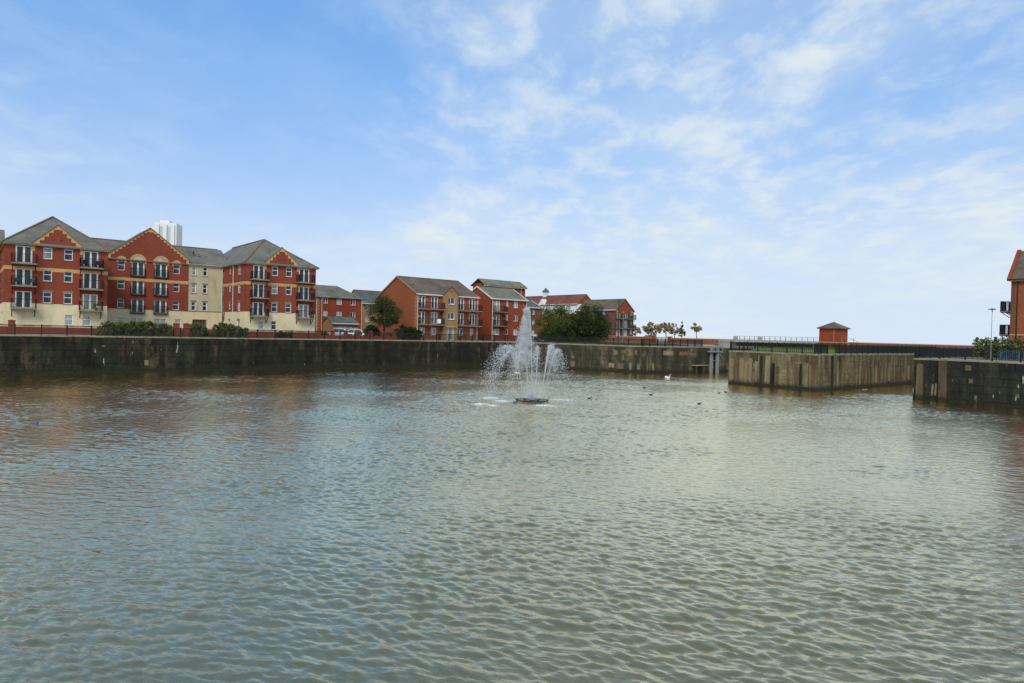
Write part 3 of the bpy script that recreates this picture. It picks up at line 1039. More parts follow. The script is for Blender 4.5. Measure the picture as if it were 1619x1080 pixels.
def balcony_meshes(w, d, h, bracket):
    k = ('b', round(w, 2), d, h)
    if k not in MC:
        sl = MB().box(0, w, -d, 0.0, -0.16, 0.0).mesh('balcony', M['slab_conc'])
        rl = MB()
        railing_bars(rl, w, d, h)
        br = MB().bar((0, 0, -0.95), (0, -d * 0.85, -0.20), 0.07, 0.07).bar((0, -0.03, -1.0), (0, -0.03, -0.17), 0.07, 0.06).bar((0, -0.03, -0.19), (0, -d * 0.92, -0.19), 0.07, 0.05)
        MC[k] = (sl, rl.mesh('railing', M['metal_black']), br.mesh('bracket', M['metal_black']))
    return MC[k]


def balcony(f, x0, x1, z, d=1.15, h=1.08):
    w = round(x1 - x0, 2)
    sl, rl, br = balcony_meshes(w, d, h, True)
    o = link('balcony', sl, f.b, f.loc(x0, 0, z), f.rot)
    link('railing', rl, o)
    for x in (0.12, w - 0.12):
        link('bracket', br, o, (x, 0, 0))
    return o


def juliet(f, x0, x1, z):
    w = round(x1 - x0 + 0.24, 2)
    k = ('j', w)
    if k not in MC:
        m = MB()
        railing_bars(m, w, 0.16, 1.05)
        m.box(0, w, -0.2, 0.0, -0.14, 0.02)
        MC[k] = m.mesh('juliet_railing', M['metal_black'])
    return link('juliet_railing', MC[k], f.b, f.loc(x0 - 0.12, 0, z), f.rot)


def downpipe(f, x, z0, z1, mat='white_trim', y=-0.07):
    m = MB().tube([(x, y, z0), (x, y, z1)], 0.05, 6)
    m.box(x - 0.09, x + 0.09, y - 0.06, y + 0.06, z1 - 0.02, z1 + 0.22)
    return f.put(m, 'downpipe', M[mat])


def roof_hip(m, x0, x1, y0, y1, ze, zr, xc, ry0, ry1, t=0.14, back=True):
    m.slab([(x0, y0, ze), (xc, ry0, zr), (xc, ry1, zr), (x0, y1, ze)], t)
    m.slab([(x1, y0, ze), (x1, y1, ze), (xc, ry1, zr), (xc, ry0, zr)], t)
    m.slab([(x0, y0, ze), (x1, y0, ze), (xc, ry0, zr)], t)
    if back: m.slab([(x0, y1, ze), (xc, ry1, zr), (x1, y1, ze)], t)


def roof_gable_y(m, x0, x1, y0, y1, ze, zr, t=0.12):
    xc = (x0 + x1) / 2
    m.slab([(x0, y0, ze), (xc, y0, zr), (xc, y1, zr), (x0, y1, ze)], t)
    m.slab([(x1, y0, ze), (x1, y1, ze), (xc, y1, zr), (xc, y0, zr)], t)


def roof_gable_x(m, x0, x1, y0, y1, ze, zr, t=0.12, yc=None):
    yc = (y0 + y1) / 2 if yc is None else yc
    m.slab([(x0, y0, ze), (x1, y0, ze), (x1, yc, zr), (x0, yc, zr)], t)
    m.slab([(x0, y1, ze), (x0, yc, zr), (x1, yc, zr), (x1, y1, ze)], t)


def stepped_trim(f, x0, x1, ze, zp, n, th=0.34, drop=0.9, name='stepped_gable_trim'):
    """tan coping that follows the gable, its lower edge cut into steps"""
    xc = (x0 + x1) / 2
    hw = (x1 - x0) / 2
    m = MB()
    for s_ in (-1, 1):
        poly = [(xc, zp + 0.02), (xc + s_ * hw, ze)]
        poly += [(xc + s_ * hw, ze - drop), (xc + s_ * (hw - th), ze - drop)]
        last = ze - drop
        for i in range(n):
            xx = xc + s_ * (hw - th - (hw - th) * i / n)
            z = ze + (zp - ze) * (i + 0.25) / n - 0.16
            if i == n - 1: z = zp - 0.62
            poly += [(xx, z)]
            xn = xc + s_ * (hw - th - (hw - th) * (i + 1) / n)
            poly += [(max(xn * s_, xc * s_) * s_, z)]
        m.prism(poly, -0.05, 0.10)
    return f.put(m, name, M['trim'])


def bld(name, label, u, v, cat='building', rz=0.0, group=None):
    return empty(name, S(u, v, ZG), AL + rz, label, cat, group)


# ---------------------------------------------------------------- the long apartment block
def apartment_block():
    b = bld('apartment_block', 'long four-storey red brick and cream apartment block with stepped gables and balconies', 0.75, -6.3)
    FL = [12.72, 10.07, 7.42]                    # balcony floors
    HT = [14.70, 12.02, 9.36]                    # heads of openings
    W = 10.4
    roof = MB()
    ridge = MB()
    for wing, x0 in ((0, 0.0), (1, 27.4)):
        f = Face(b, x0, 0)
        holes, doors, wins = [], [], []
        for fl, ht in zip(FL, HT):
            for a in (1.02, 7.75):
                doors.append((a, a + 1.62, fl, ht))
            for a in (3.72, 5.80):
                wins.append((a, a + 0.87, ht - 1.30, ht))
        gf = [(5.98, 6.80, 5.45, 6.73), (7.82, 8.64, 5.45, 6.73)] if wing == 0 else [(1.88, 2.66, 5.45, 6.73), (3.72, 4.54, 5.45, 6.73)]
        holes = doors + wins + gf
        f.wall('plinth', M['brick_deep'], 0, W, ZG - 0.05, 5.16, proud=0.03)
        f.wall('render_wall', M['cream'], 0, W, 5.16, 7.97, holes, proud=0.02)
        f.wall('brick_wall', M['brick_deep'], 0, W, 7.97, 15.0, holes)
        f.wall('string_course', M['trim'], 0, W, 11.86, 12.30, holes, proud=0.035, depth=0.03)
        for e0, e1 in ((-0.2, 2.55), (7.75, W + 0.2)): f.wall('eaves_board', M['white_trim'], e0, e1, 14.80, 15.02, (), proud=0.22, depth=-0.012)
        for d in doors: f.window(*d, 'french', False)
        for q in wins: f.window(*q, 'transom', True, 'glass', 'slab_conc' if q[3] < 10 or q[3] > 14 else None)
        for q in gf: f.window(*q, 'transom', True, 'glass_pale')
        for q in ((1.95, 2.85), (3.72, 4.55)) if wing == 0 else ((5.8, 6.6), (7.7, 8.5)):
            f.wall('blind_panel', M['cream'], q[0], q[1], 5.42, 6.75, proud=0.034, depth=-0.021)
            f.wall('sill', M['trim'], q[0] - 0.06, q[1] + 0.06, 5.30, 5.41, proud=0.09, depth=-0.021)
        for fl in FL:
            balcony(f, 0.62, 3.06, fl - 0.06)
            balcony(f, 7.36, 9.82, fl - 0.06)
        # small gable over the middle bay
        f.poly('gable_wall', M['brick_deep'], [(2.62, 15.0), (7.68, 15.0), (5.15, 17.42)])
        stepped_trim(f, 2.55, 7.75, 15.12, 17.58, 5)
        for q in (4.7, 5.5):
            f.put(MB().tube([(q, -0.02, 15.75), (q, 0.03, 15.75)], 0.09, 8), 'vent', M['metal_black'])
        g = MB()
        roof_gable_y(g, x0 + 2.45, x0 + 7.85, -0.12, 6.4, 15.12, 17.68, 0.10)
        g.build('dormer_roof', M['roof_grey'], b, (0, 0, -ZG))
        roof_hip(roof, x0 - 0.35, x0 + W + 0.35, -0.35, 27.5, 14.98, 19.5, x0 + 5.2, 7.9, 24.0)
        for p, q in (((x0 - 0.35, -0.35, 15.0), (x0 + 5.2, 7.9, 19.54)), ((x0 + W + 0.35, -0.35, 15.0), (x0 + 5.2, 7.9, 19.54)), ((x0 + 5.2, 7.9, 19.54), (x0 + 5.2, 24, 19.54))):
            ridge.bar(p, q, 0.26, 0.12)
        # the two long side walls
        D = 27.0
        for sx, rot in ((x0, -math.pi / 2), (x0 + W, math.pi / 2)):
            sf = Face(b, sx, D if rot < 0 else 0, rot)
            hs = []
            if (wing, rot < 0) in ((1, True), (0, True)):
                for ht in HT:
                    for c, w_, hh, kd in ((2.9, 1.2, 1.3, 'grid'), (7.3, 0.9, 0.95, 'transom'), (11.1, 0.95, 1.35, 'transom'), (15.0, 0.95, 1.35, 'transom'), (21, 1.0, 1.3, 'transom')):
                        hs.append((D - c - w_ / 2, D - c + w_ / 2, ht - hh, ht, kd))
                for c, w_, kd in ((2.9, 1.2, 'casement'), (7.3, 0.7, 'transom'), (11.1, 0.8, 'transom'), (15, 0.8, 'transom')):
                    hs.append((D - c - w_ / 2, D - c + w_ / 2, 5.5, 6.7, kd))
            h4 = [q[:4] for q in hs]
            e = 0.0
            sf.wall('plinth', M['brick_deep'], 0.02, D - 0.02, ZG - 0.05, 5.16, proud=0.03)
            sf.wall('render_wall', M['cream'], 0.02, D - 0.02, 5.16, 7.97, h4, proud=0.02)
            sf.wall('brick_wall', M['brick_deep'], 0.002, D - 0.002, 7.97, 15.0, h4)
            sf.wall('string_course', M['trim'], 0, D, 11.86, 12.30, h4, proud=0.035, depth=0.03)
            sf.wall('eaves_board', M['trim'], 0, D, 14.78, 15.02, (), proud=0.20, depth=-0.012)
            for q in hs: sf.window(*q[:4], q[4], True, 'glass', 'slab_conc' if q[3] < 10 else None)
            if wing == 1 and rot < 0:
                downpipe(sf, D - 5.6, 5.0, 14.7)
                for a0, a1, z0 in ((D - 12.6, D - 9.6, 5.9), (D - 16.2, D - 13.9, 6.2)):
                    sf.put(MB().prism([(a0, 7.95), (a0 + 0.2, z0 + 0.9), (a0 + 0.9, z0), (a1 - 0.7, z0 + 0.3), (a1 - 0.1, z0 + 1.0), (a1, 7.95)], -0.026, -0.0205), 'algae_stain', M['stain'])
        Face(b, x0 + W, D, math.pi).wall('brick_wall', M['brick_deep'], 0, W, ZG, 15.0)
    # set-back unseen range added left of the wing to block sky reflections
    lf = Face(b, -24.0, 11.0)
    hl = [(2.0 + 3.4 * i, 3.3 + 3.4 * i, ht - 1.3, ht) for i in range(7) for ht in HT]
    lf.wall('render_wall', M['cream'], 0, 23.99, ZG - 0.05, 7.97)
    lf.wall('brick_wall', M['brick_deep'], 0, 23.99, 7.97, 15.0, hl)
    for q in hl: lf.window(*q, 'casement')
    roof_gable_x(roof, -24.3, 0.5, 10.72, 22.3, 14.98, 18.15)
    # central range, set back between the wings
    f = Face(b, 10.4, 11.0)
    WC = 17.0
    g0, g1 = 1.55, 12.0                          # gabled part
    sm, bg_ = [], []
    for ht in HT:
        for a in (2.75, 9.93): sm.append((a, a + 0.88, ht - 1.30, ht))
    for fl, ht in zip(FL, HT):
        for a in (4.47, 7.46): bg_.append((a, a + 1.66, fl + 0.02, ht))
    cw = []
    for ht in HT:
        for a in (12.5, 14.1): cw.append((a, a + 0.6, ht - 1.30, ht))
    gfc = [(2.75, 3.5, 6.0, 6.65), (4.5, 6.1, 5.4, 6.65), (7.5, 9.1, 5.4, 6.65), (10.3, 11.1, 5.35, 6.65)]
    holes = sm + bg_ + cw + gfc
    f.wall('plinth', M['brick_deep'], 0, WC, ZG - 0.05, 5.16, proud=0.03)
    f.wall('render_wall', M['cream'], 0, WC, 5.16, 7.97, holes + [(12.7, 14.75, 5.16, 6.72)], proud=0.02)
    f.wall('brick_wall', M['brick_deep'], 0, g1, 7.97, 15.0, holes, proud=0.12)
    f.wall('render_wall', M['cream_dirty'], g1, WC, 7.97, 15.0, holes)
    f.wall('string_course', M['trim'], g0, g1, 11.94, 12.40, holes, proud=0.155, depth=-0.09)
    f.wall('string_course', M['slab_conc'], g1, WC, 7.90, 8.02, (), proud=0.06, depth=-0.021)
    f.wall('eaves_board', M['cream'], g1, WC - 0.3, 14.78, 15.06, (), proud=0.2, depth=-0.012)
    MBp = MB().box(12.72, 14.73, 0.9, 1.0, ZG, 6.72)
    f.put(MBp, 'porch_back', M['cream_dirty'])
    for x in (12.9, 13.4, 13.9, 14.4):
        f.put(MB().box(x - 0.04, x + 0.04, 0.30, 0.36, 5.16, 6.7), 'porch_bar', M['timber'])
    for q in sm: f.window(*q, 'transom', True, 'glass', 'slab_conc' if q[3] < 10 else None)
    for q in bg_:
        f.window(*q, 'french', False, 'glass', 'slab_conc' if q[3] < 10 else None)
        juliet(Face(b, 10.4, 10.88), q[0], q[1], q[2])
    for q in cw: f.window(*q, 'transom', True, 'glass', 'slab_conc' if q[3] < 12.5 else None)
    for q in gfc: f.window(*q, 'casement' if q[1] - q[0] > 1 else 'transom', True, 'glass_pale')
    # relieving arches over the top windows
    for xc, r, z in ((3.19, 0.62, 14.78), (5.30, 1.06, 14.78), (8.29, 1.06, 14.78), (10.37, 0.62, 14.78)):
        n = 14
        ring = [(xc + (r + 0.02) * math.cos(math.pi * i / n), z + (r + 0.02) * 1.02 * math.sin(math.pi * i / n)) for i in range(n + 1)]
        inner = [(xc + (r - 0.24) * math.cos(math.pi * i / n), z + (r - 0.24) * 1.02 * math.sin(math.pi * i / n)) for i in range(n + 1)]
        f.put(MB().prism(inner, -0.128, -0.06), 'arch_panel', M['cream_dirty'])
        f.put(MB().prism([(xc + r, z - 0.24), (xc + r - 0.22, z - 0.24)] + inner + [(xc - r + 0.22, z - 0.24), (xc - r, z - 0.24)] + ring[::-1], -0.165, -0.05), 'arch', M['trim'])
    f.poly('gable_wall', M['brick_deep'], [(g0, 15.0), (g1, 15.0), (g1, 15.6), ((g0 + g1) / 2, 19.55), (g0, 15.6)], -0.12, 0.2)
    stepped_trim(Face(b, 10.4, 10.88), g0 - 0.02, g1 + 0.05, 15.70, 19.80, 11, 0.34, 0.75)
    g = MB()
    roof_gable_y(g, 10.4 + g0 - 0.18, 10.4 + g1 + 0.2, 10.72, 20.0, 15.62, 19.90, 0.10)
    g.build('gable_roof', M['roof_moss'], b, (0, 0, -ZG))
    roof_gable_x(roof, 9.9, 28.6, 10.72, 22.3, 14.98, 18.15)
    ridge.bar((10, 16.5, 18.18), (28, 16.5, 18.18), 0.25, 0.12)
    for x, z in ((13.3, 16.9), (14.2, 16.3)):
        f.put(MB().lathe([(0.09, 0.0), (0.09, 0.3), (0.13, 0.32), (0.13, 0.4)], 8, (x, 2.6)), 'roof_vent', M['metal_black']).location.z += z - 0.1
    downpipe(f, WC - 0.12, 4.5, 14.8)
    roof.build('roof', M['roof_grey'], b, (0, 0, -ZG))
    ridge.build('ridge_tiles', M['ridge'], b, (0, 0, -ZG))
    return b


apartment_block()


# ---------------------------------------------------------------- a generic house
def house(name, label, u, v, W, D, ze, zr, axis_, brick, roof, front=(), left=(), right=(), rz=0.0, verge='white_trim', quoins=None, hipped=False,
          over=0.3, band=None, cat='building', sillm=True):
    b = bld(name, label, u, v, cat, rz)
    faces = {'front': (Face(b, 0, 0), W, front), 'left': (Face(b, 0, D, -math.pi / 2), D, left), 'right': (Face(b, W, 0, math.pi / 2), D, right),
             'back': (Face(b, W, D, math.pi), W, ())}
    for k, (f, L, ws) in faces.items():
        e = 0.0 if k in ('front', 'back') else 0.002
        hs = [w[:4] for w in ws]
        if band:
            f.wall('wall', M[brick], e, L - e, ZG - 0.05, band[0], hs)
            f.wall('render_wall', M[band[1]], e, L - e, band[0], ze, hs)
        else:
            f.wall('wall', M[brick], e, L - e, ZG - 0.05, ze, hs)
        for w in ws:
            f.window(*w[:4], w[4] if len(w) > 4 else 'casement', (w[4] if len(w) > 4 else '') not in ('french', 'entrance'), w[5] if len(w) > 5 else 'glass_pale')
        if not hipped and ((axis_ == 'x' and k in ('left', 'right')) or (axis_ == 'y' and k in ('front', 'back'))):
            f.poly('gable_wall', M[brick], [(e, ze), (L - e, ze), (L / 2, zr - 0.06)])
            m = MB()
            for s_ in (0, L):
                m.bar((s_ + (-over if s_ == 0 else over), -0.14, ze - over * (zr - ze) / (L / 2) + 0.0), (L / 2, -0.14, zr + 0.02), 0.07, 0.26)
            f.put(m, 'bargeboard', M[verge])
        elif k == 'front' or k == 'back' or hipped or axis_ == 'y':
            f.wall('eaves_board', M['white_trim'], -over * 0.8, L + over * 0.8, ze - 0.12, ze + 0.06, (), proud=over * 0.75 + (0.01 if k in ('left', 'right') else 0), depth=-0.012)
    m = MB()
    if hipped:
        if axis_ == 'x':
            r0, r1 = D / 2 * 0.9, W - D / 2 * 0.9
            yc = D / 2
            m.slab([(-over, -over, ze), (W + over, -over, ze), (r1, yc, zr), (r0, yc, zr)], 0.14)
            m.slab([(-over, D + over, ze), (r0, yc, zr), (r1, yc, zr), (W + over, D + over, ze)], 0.14)
            m.slab([(-over, -over, ze), (r0, yc, zr), (-over, D + over, ze)], 0.14)
            m.slab([(W + over, -over, ze), (W + over, D + over, ze), (r1, yc, zr)], 0.14)
        else:
            roof_hip(m, -over, W + over, -over, D + over, ze, zr, W / 2, W * 0.45, D - W * 0.45)
    elif axis_ == 'x':
        roof_gable_x(m, -0.16, W + 0.16, -over, D + over, ze - over * (zr - ze) / (D / 2), zr + 0.08)
    else:
        roof_gable_y(m, -over, W + over, -0.16, D + 0.16, ze - over * (zr - ze) / (W / 2), zr + 0.08)
    m.build('roof', M[roof], b, (0, 0, -ZG))
    r = MB()
    if not hipped:
        if axis_ == 'x': r.bar((-0.16, D / 2, zr + 0.1), (W + 0.16, D / 2, zr + 0.1), 0.24, 0.12)
        else: r.bar((W / 2, -0.16, zr + 0.1), (W / 2, D + 0.16, zr + 0.1), 0.24, 0.12)
        r.build('ridge_tiles', M['ridge'], b, (0, 0, -ZG))
    if quoins:
        for (fx, fy, rot, sx) in quoins:
            f = Face(b, fx, fy, rot)
            z = ZG
            i = 0
            while z < ze - 0.3:
                w = 0.62 if i % 2 else 0.36
                f.put(MB().box(min(0, sx * w), max(0, sx * w), -0.025, 0.02, z, z + 0.27), 'quoin', M['quoin'])
                z += 0.30
                i += 1
    return b, faces


# ---------------------------------------------------------------- gabled flats with the tan stair bay
def gabled_flats():
    win = []
    FLr = [9.75, 7.08]
    for fl, ht in ((9.78, 11.82), (7.10, 9.14)):
        for x in (0.22, 2.78, 8.40, 10.92): win.append((x, x + 1.38, fl, ht, 'french', 'glass'))
    for x, w_ in ((0.6, 1.05), (2.85, 1.1), (8.5, 1.1), (11.2, 0.75)): win.append((x, x + w_, 5.15, 6.42, 'casement3'))
    b, F = house('gabled_flats', 'orange brick three-storey flats with a tan gabled stair bay and black balconies', 57.0, -7.0, 13.0, 14.0, 12.15, 15.45, 'x', 'brick_orange', 'roof_brown',
                 win, (), (), verge='quoin', quoins=[(0, 0, 0, 1), (13.0, 0, 0, -1)])
    lf = Face(b, 0, 14.0, -math.pi / 2)
    z, i = ZG, 0
    while z < 11.8:
        w = 0.9 if i % 2 else 0.6
        lf.put(MB().box(14 - w, 13.97, -0.026, 0.02, z, z + 0.29), 'quoin', M['quoin'])
        z += 0.33
        i += 1
    f = F['front'][0]
    # tan bay
    bf = Face(b, 5.05, -0.45)
    bw = [(0.95, 2.35, 10.62, 11.86, 'casement3'), (0.95, 2.35, 7.95, 9.18, 'casement3'), (0.82, 2.38, ZG + 0.06, 6.52, 'entrance')]
    hs = [q[:4] for q in bw]
    bf.wall('bay_wall', M['brick_tan'], 0, 3.15, ZG - 0.05, 12.2, hs)
    for q in bw: bf.window(*q[:4], q[4], q[4] != 'entrance', 'glass')
    bf.poly('bay_gable', M['brick_tan'], [(0, 12.2), (3.15, 12.2), (3.15, 12.45), (1.575, 13.72), (0, 12.45)], 0.0, 0.25)
    bf.put(MB().box(0, 0.2, 0.24, 0.47, ZG, 12.2).box(2.95, 3.15, 0.24, 0.47, ZG, 12.2), 'bay_side', M['brick_tan'])
    bf.put(MB().box(1.45, 1.7, -0.03, 0.01, 12.75, 13.15), 'vent', M['brick_brown'])
    g = MB()
    roof_gable_y(g, 4.92, 8.33, -0.60, 5.0, 12.38, 13.86, 0.1)
    g.build('bay_roof', M['roof_brown'], b, (0, 0, -ZG))
    bf.put(MB().prism([(0.5, 6.6), (2.7, 6.6), (2.7, 6.75), (0.5, 6.75)], -0.35, 0.0), 'door_canopy', M['trim'])
    for z in (9.66, 6.98):
        balcony(f, 0.12, 4.95, z, 1.2)
        balcony(f, 8.28, 13.1, z, 1.2)
    downpipe(f, 0.05, 4.4, 11.9)
    downpipe(f, 12.75, 4.4, 11.9, 'white_trim')
    f.put(MB().box(3.35, 4.05, -1.28, -1.23, 7.2, 7.95), 'notice_board', M['upvc'])
    for x in (1.5, 11.5):
        f.put(MB().lathe([(0.09, 0), (0.09, 0.3), (0.13, 0.32), (0.13, 0.4)], 8, (x, 3.9)), 'roof_vent', M['metal_black']).location.z += 13.7
    return b


gabled_flats()


# ---------------------------------------------------------------- neighbouring flats with the stair tower
def tower_flats():
    win = []
    for fl, ht in ((10.03, 12.05), (7.28, 9.32)): win.append((0.42, 1.95, fl, ht, 'french', 'glass_pale'))
    win.append((0.45, 1.95, 5.4, 6.55, 'casement3'))
    for ht in (12.05, 9.40, 6.62):
        win.append((3.5, 4.05, ht - 1.1, ht, 'plain'))
        win.append((5.45, 6.5, ht - 1.2, ht, 'casement'))
    b, F = house('tower_flats', 'red brick flats with mossy roof and stair tower behind the fountain jet', 75.9, -10.6, 8.9, 9.8, 12.45, 14.9, 'x', 'brick_mid', 'roof_moss', win, (), (),
                 quoins=[(0, 0, 0, 1)])
    f = F['front'][0]
    for z in (9.92, 7.18): balcony(f, 0.15, 3.0, z, 1.15)
    downpipe(f, 0.12, 4.4, 12.2)
    downpipe(f, 8.75, 4.4, 12.2)
    # stair tower rising behind the ridge and past the right end
    t = Face(b, 4.0, 7.6)
    TW = 10.8
    t.wall('tower_wall', M['brick_mid'], 0, TW, ZG, 15.75)
    Face(b, 4.0 + TW, 7.6, math.pi / 2).wall('tower_wall', M['brick_mid'], 0.002, 4.4, ZG, 16.1)
    Face(b, 4.0, 12.0, -math.pi / 2).wall('tower_wall', M['brick_mid'], 0.002, 4.4, 12.4, 16.1)
    m = MB()
    roof_gable_x(m, 3.6, 4.25 + TW, 7.1, 12.4, 15.62, 17.05)
    m.build('tower_roof', M['roof_moss'], b, (0, 0, -ZG))
    t.wall('eaves_board', M['white_trim'], -0.35, TW + 0.25, 15.40, 15.60, (), proud=0.45, depth=-0.02)
    downpipe(t, 9.6, 13.0, 15.3)
    return b


tower_flats()

w4 = []
for ht in (11.75, 9.25, 6.7):
    w4 += [(10.95, 11.85, ht - 1.0, ht, 'casement'), (13.7, 14.8, ht - 1.15, ht, 'casement'), (16.65, 17.75, ht - 1.15, ht, 'casement')]
b4, F4 = house('brick_house', 'red brick house with hipped grey roof beside the cream apartment end', 40.0, -32.0, 19.2, 8.0, 11.95, 14.5, 'x', 'brick_mid', 'roof_grey', w4, (), (), hipped=True, quoins=[(9.65, 0, 0, 1)])
downpipe(F4['front'][0], 9.6, 4.4, 11.7)
downpipe(F4['front'][0], 10.65, 4.4, 11.7)
downpipe(F4['front'][0], 19.1, 4.4, 11.7)
bg1, Fg1 = house('garage', 'low garage with tan brick gable and grey roof behind the parked white cars', 51.0, -27.5, 5.2, 5.0, 6.85, 8.1, 'x', 'brick_tan', 'roof_slate', [(1.2, 3.8, ZG + 0.05, 6.3, 'casement')], (), (), verge='ridge')
w6 = []
for ht in (11.2, 8.7):
    w6 += [(0.9, 1.9, ht - 1.2, ht, 'casement'), (3.9, 5.0, ht - 1.2, ht, 'casement', 'glass_pale')]
house('ochre_house', 'ochre brick house with grey roof seen between tree and red house', 65.6, -45, 9.5, 8.0, 11.7, 14.7, 'x', 'brick_tan', 'roof_slate', w6, (), (), verge='ridge')
house('terrace_house', 'dark roofed house just showing behind the ochre house', 72.0, -62, 9, 8, 12.4, 14.6, 'x', 'brick_brown', 'roof_brown', (), (), ())
w9 = []
for ht in (11.6, 9.1, 6.6):
    w9 += [(0.6, 1.7, ht - 1.9, ht, 'french'), (3.3, 4.1, ht - 1.1, ht, 'casement')]
b9, F9 = house('brick_house', 'brown brick house with slate roof half hidden by the fountain plume', 101.6, -32, 6.5, 9, 12.2, 14.2, 'x', 'brick_brown', 'roof_slate', w9, (), ())
balcony(F9['front'][0], 0.3, 2.2, 9.6)


# ---------------------------------------------------------------- far brick buildings beyond the trees
def far_flats():
    wl_ = []
    for ht in (15.2, 12.4, 9.6, 6.9):
        for x in (2.0, 5.6, 9.4, 13.2, 17.0, 20.8, 24.6, 28.4, 31.8):
            wl_.append((x, x + 1.3, ht - 1.4, ht, 'casement'))
    b, F = house('far_flats', 'far flats with red tiled roof, cream top storey and small white cupola', 152.0, -64, 8.5, 36, 15.9, 19.2, 'y', 'brick_mid', 'roof_red', (), wl_, (), band=(12.7, 'white_render'), verge='ridge')
    lf = F['left'][0]
    lf.poly('dormer_gable', M['white_render'], [(17.0, 15.9), (20.4, 15.9), (18.7, 17.9)], -0.1, 2.0)
    c = MB()
    c.box(-0.75, 0.75, -0.75, 0.75, 18.8, 20.7)
    o = c.build('cupola', M['white_render'], b, (4.25, 20.0, -ZG))
    c = MB()
    for i in range(4):
        a, a2 = i * math.pi / 2 + math.pi / 4, (i + 1) * math.pi / 2 + math.pi / 4
        c.quad((1.35 * math.cos(a), 1.35 * math.sin(a), 20.7), (1.35 * math.cos(a2), 1.35 * math.sin(a2), 20.7), (0, 0, 22.2))
    c.box(-0.95, 0.95, -0.95, 0.95, 20.55, 20.69)
    c.build('cupola_roof', M['roof_slate'], o)


far_flats()
w11 = []
for fl, ht in ((10.7, 12.75), (8.05, 10.1), (5.4, 7.5)):
    for x in (0.55, 3.55): w11.append((x, x + 1.45, fl, ht, 'french'))
    w11.append((6.15, 7.1, ht - 1.2, ht, 'casement'))
wl11 = []
for ht in (12.5, 9.9, 7.2):
    for x in (2, 6, 10): wl11.append((x, x + 1.2, ht - 1.3, ht, 'casement'))
b11, F11 = house('balcony_flats', 'gable-ended brown brick flats with balconies at the right end of the far row', 135.2, -32, 7.6, 15, 12.9, 16.0, 'y', 'brick_brown', 'roof_brown', w11, wl11, (), verge='ridge')
F11['front'][0].poly('gable_face', M['brick_mid'], [(0.5, 12.0), (7.1, 12.0), (3.8, 15.2)], -0.06, 0.0)
for z in (10.6, 7.95): balcony(F11['front'][0], 0.2, 7.4, z, 1.2)


# ---------------------------------------------------------------- flats at the right edge of the picture
def right_flats():
    wl_ = []
    for fl, ht in ((9.85, 11.9), (7.2, 9.25)):
        wl_ += [(1.2, 2.8, fl, ht, 'french')]
    # front faces the dock (towards -u); the gable with balconies faces the channel
    b = bld('right_flats', 'orange brick flats with tiled roof and small balconies cut by the right edge', 87.4, 69.2, 'building')
    W, D, ze, zr = 6.6, 22.0, 13.2, 16.6
    ff = Face(b, 0, 0, -math.pi / 2)       # faces -u; its x runs towards -y = +v
    ff.ox, ff.oy = 0, 0
    ff = Face(b, 0, 0, -math.pi / 2)
    ff.wall('wall', M['brick_orange'], 0.4, D, 7.15, ze - 0.25)
    ff.wall('wall', M['brick_orange'], 0, D, ZG - 0.05, 7.0)
    ff.wall('string_course', M['trim'], 0, D, 7.0, 7.15, (), 0.03)
    ff.wall('quoin_strip', M['brick_brown'], 0, 0.4, 7.15, ze - 0.25)
    ff.wall('eaves_board', M['trim'], -0.02, D, ze - 0.25, ze + 0.0, (), 0.06)
    ff.put(MB().box(-0.02, D, -0.36, -0.08, ze - 0.06, ze + 0.06), 'gutter', M['metal_black'])
    downpipe(ff, 0.62, 5.0, 12.9, 'metal_black')
    gfc = Face(b, W, 0, math.pi)           # gable towards the channel (-v)
    hs = [(1.0, 2.6, 9.85, 11.9), (1.0, 2.6, 7.2, 9.25), (4.0, 5.6, 9.85, 11.9), (4.0, 5.6, 7.2, 9.25)]
    gfc.wall('wall', M['brick_orange'], 0.002, W - 0.002, ZG - 0.05, ze, hs)
    for q in hs: gfc.window(*q, 'french', False)
    gfc.poly('gable_wall', M['brick_orange'], [(0, ze), (W, ze), (W / 2, zr)])
    for z in (9.75, 7.1):
        balcony(gfc, 3.7, 5.9, z, 1.15)
        balcony(gfc, 0.7, 2.9, z, 1.15)
    m = MB()
    # ridge runs along v (local -y)
    m.slab([(-0.35, 0.1, ze - 0.1), (W / 2, 0.1, zr + 0.1), (W / 2, -D, zr + 0.1), (-0.35, -D, ze - 0.1)], 0.12)
    m.slab([(W + 0.35, 0.1, ze - 0.1), (W + 0.35, -D, ze - 0.1), (W / 2, -D, zr + 0.1), (W / 2, 0.1, zr + 0.1)], 0.12)
    m.build('roof', M['roof_brown'], b, (0, 0, -ZG))
    v = MB()
    v.bar((-0.36, 0.16, ze - 0.05), (W / 2, 0.16, zr + 0.16), 0.34, 0.30).bar((W + 0.36, 0.16, ze - 0.05), (W / 2, 0.16, zr + 0.16), 0.34, 0.30)
    v.build('verge', M['brick_mid'], b, (0, 0, -ZG))
    Face(b, W, -D, math.pi / 2).wall('wall', M['brick_orange'], 0.002, D - 0.002, ZG, ze)
    return b


right_flats()


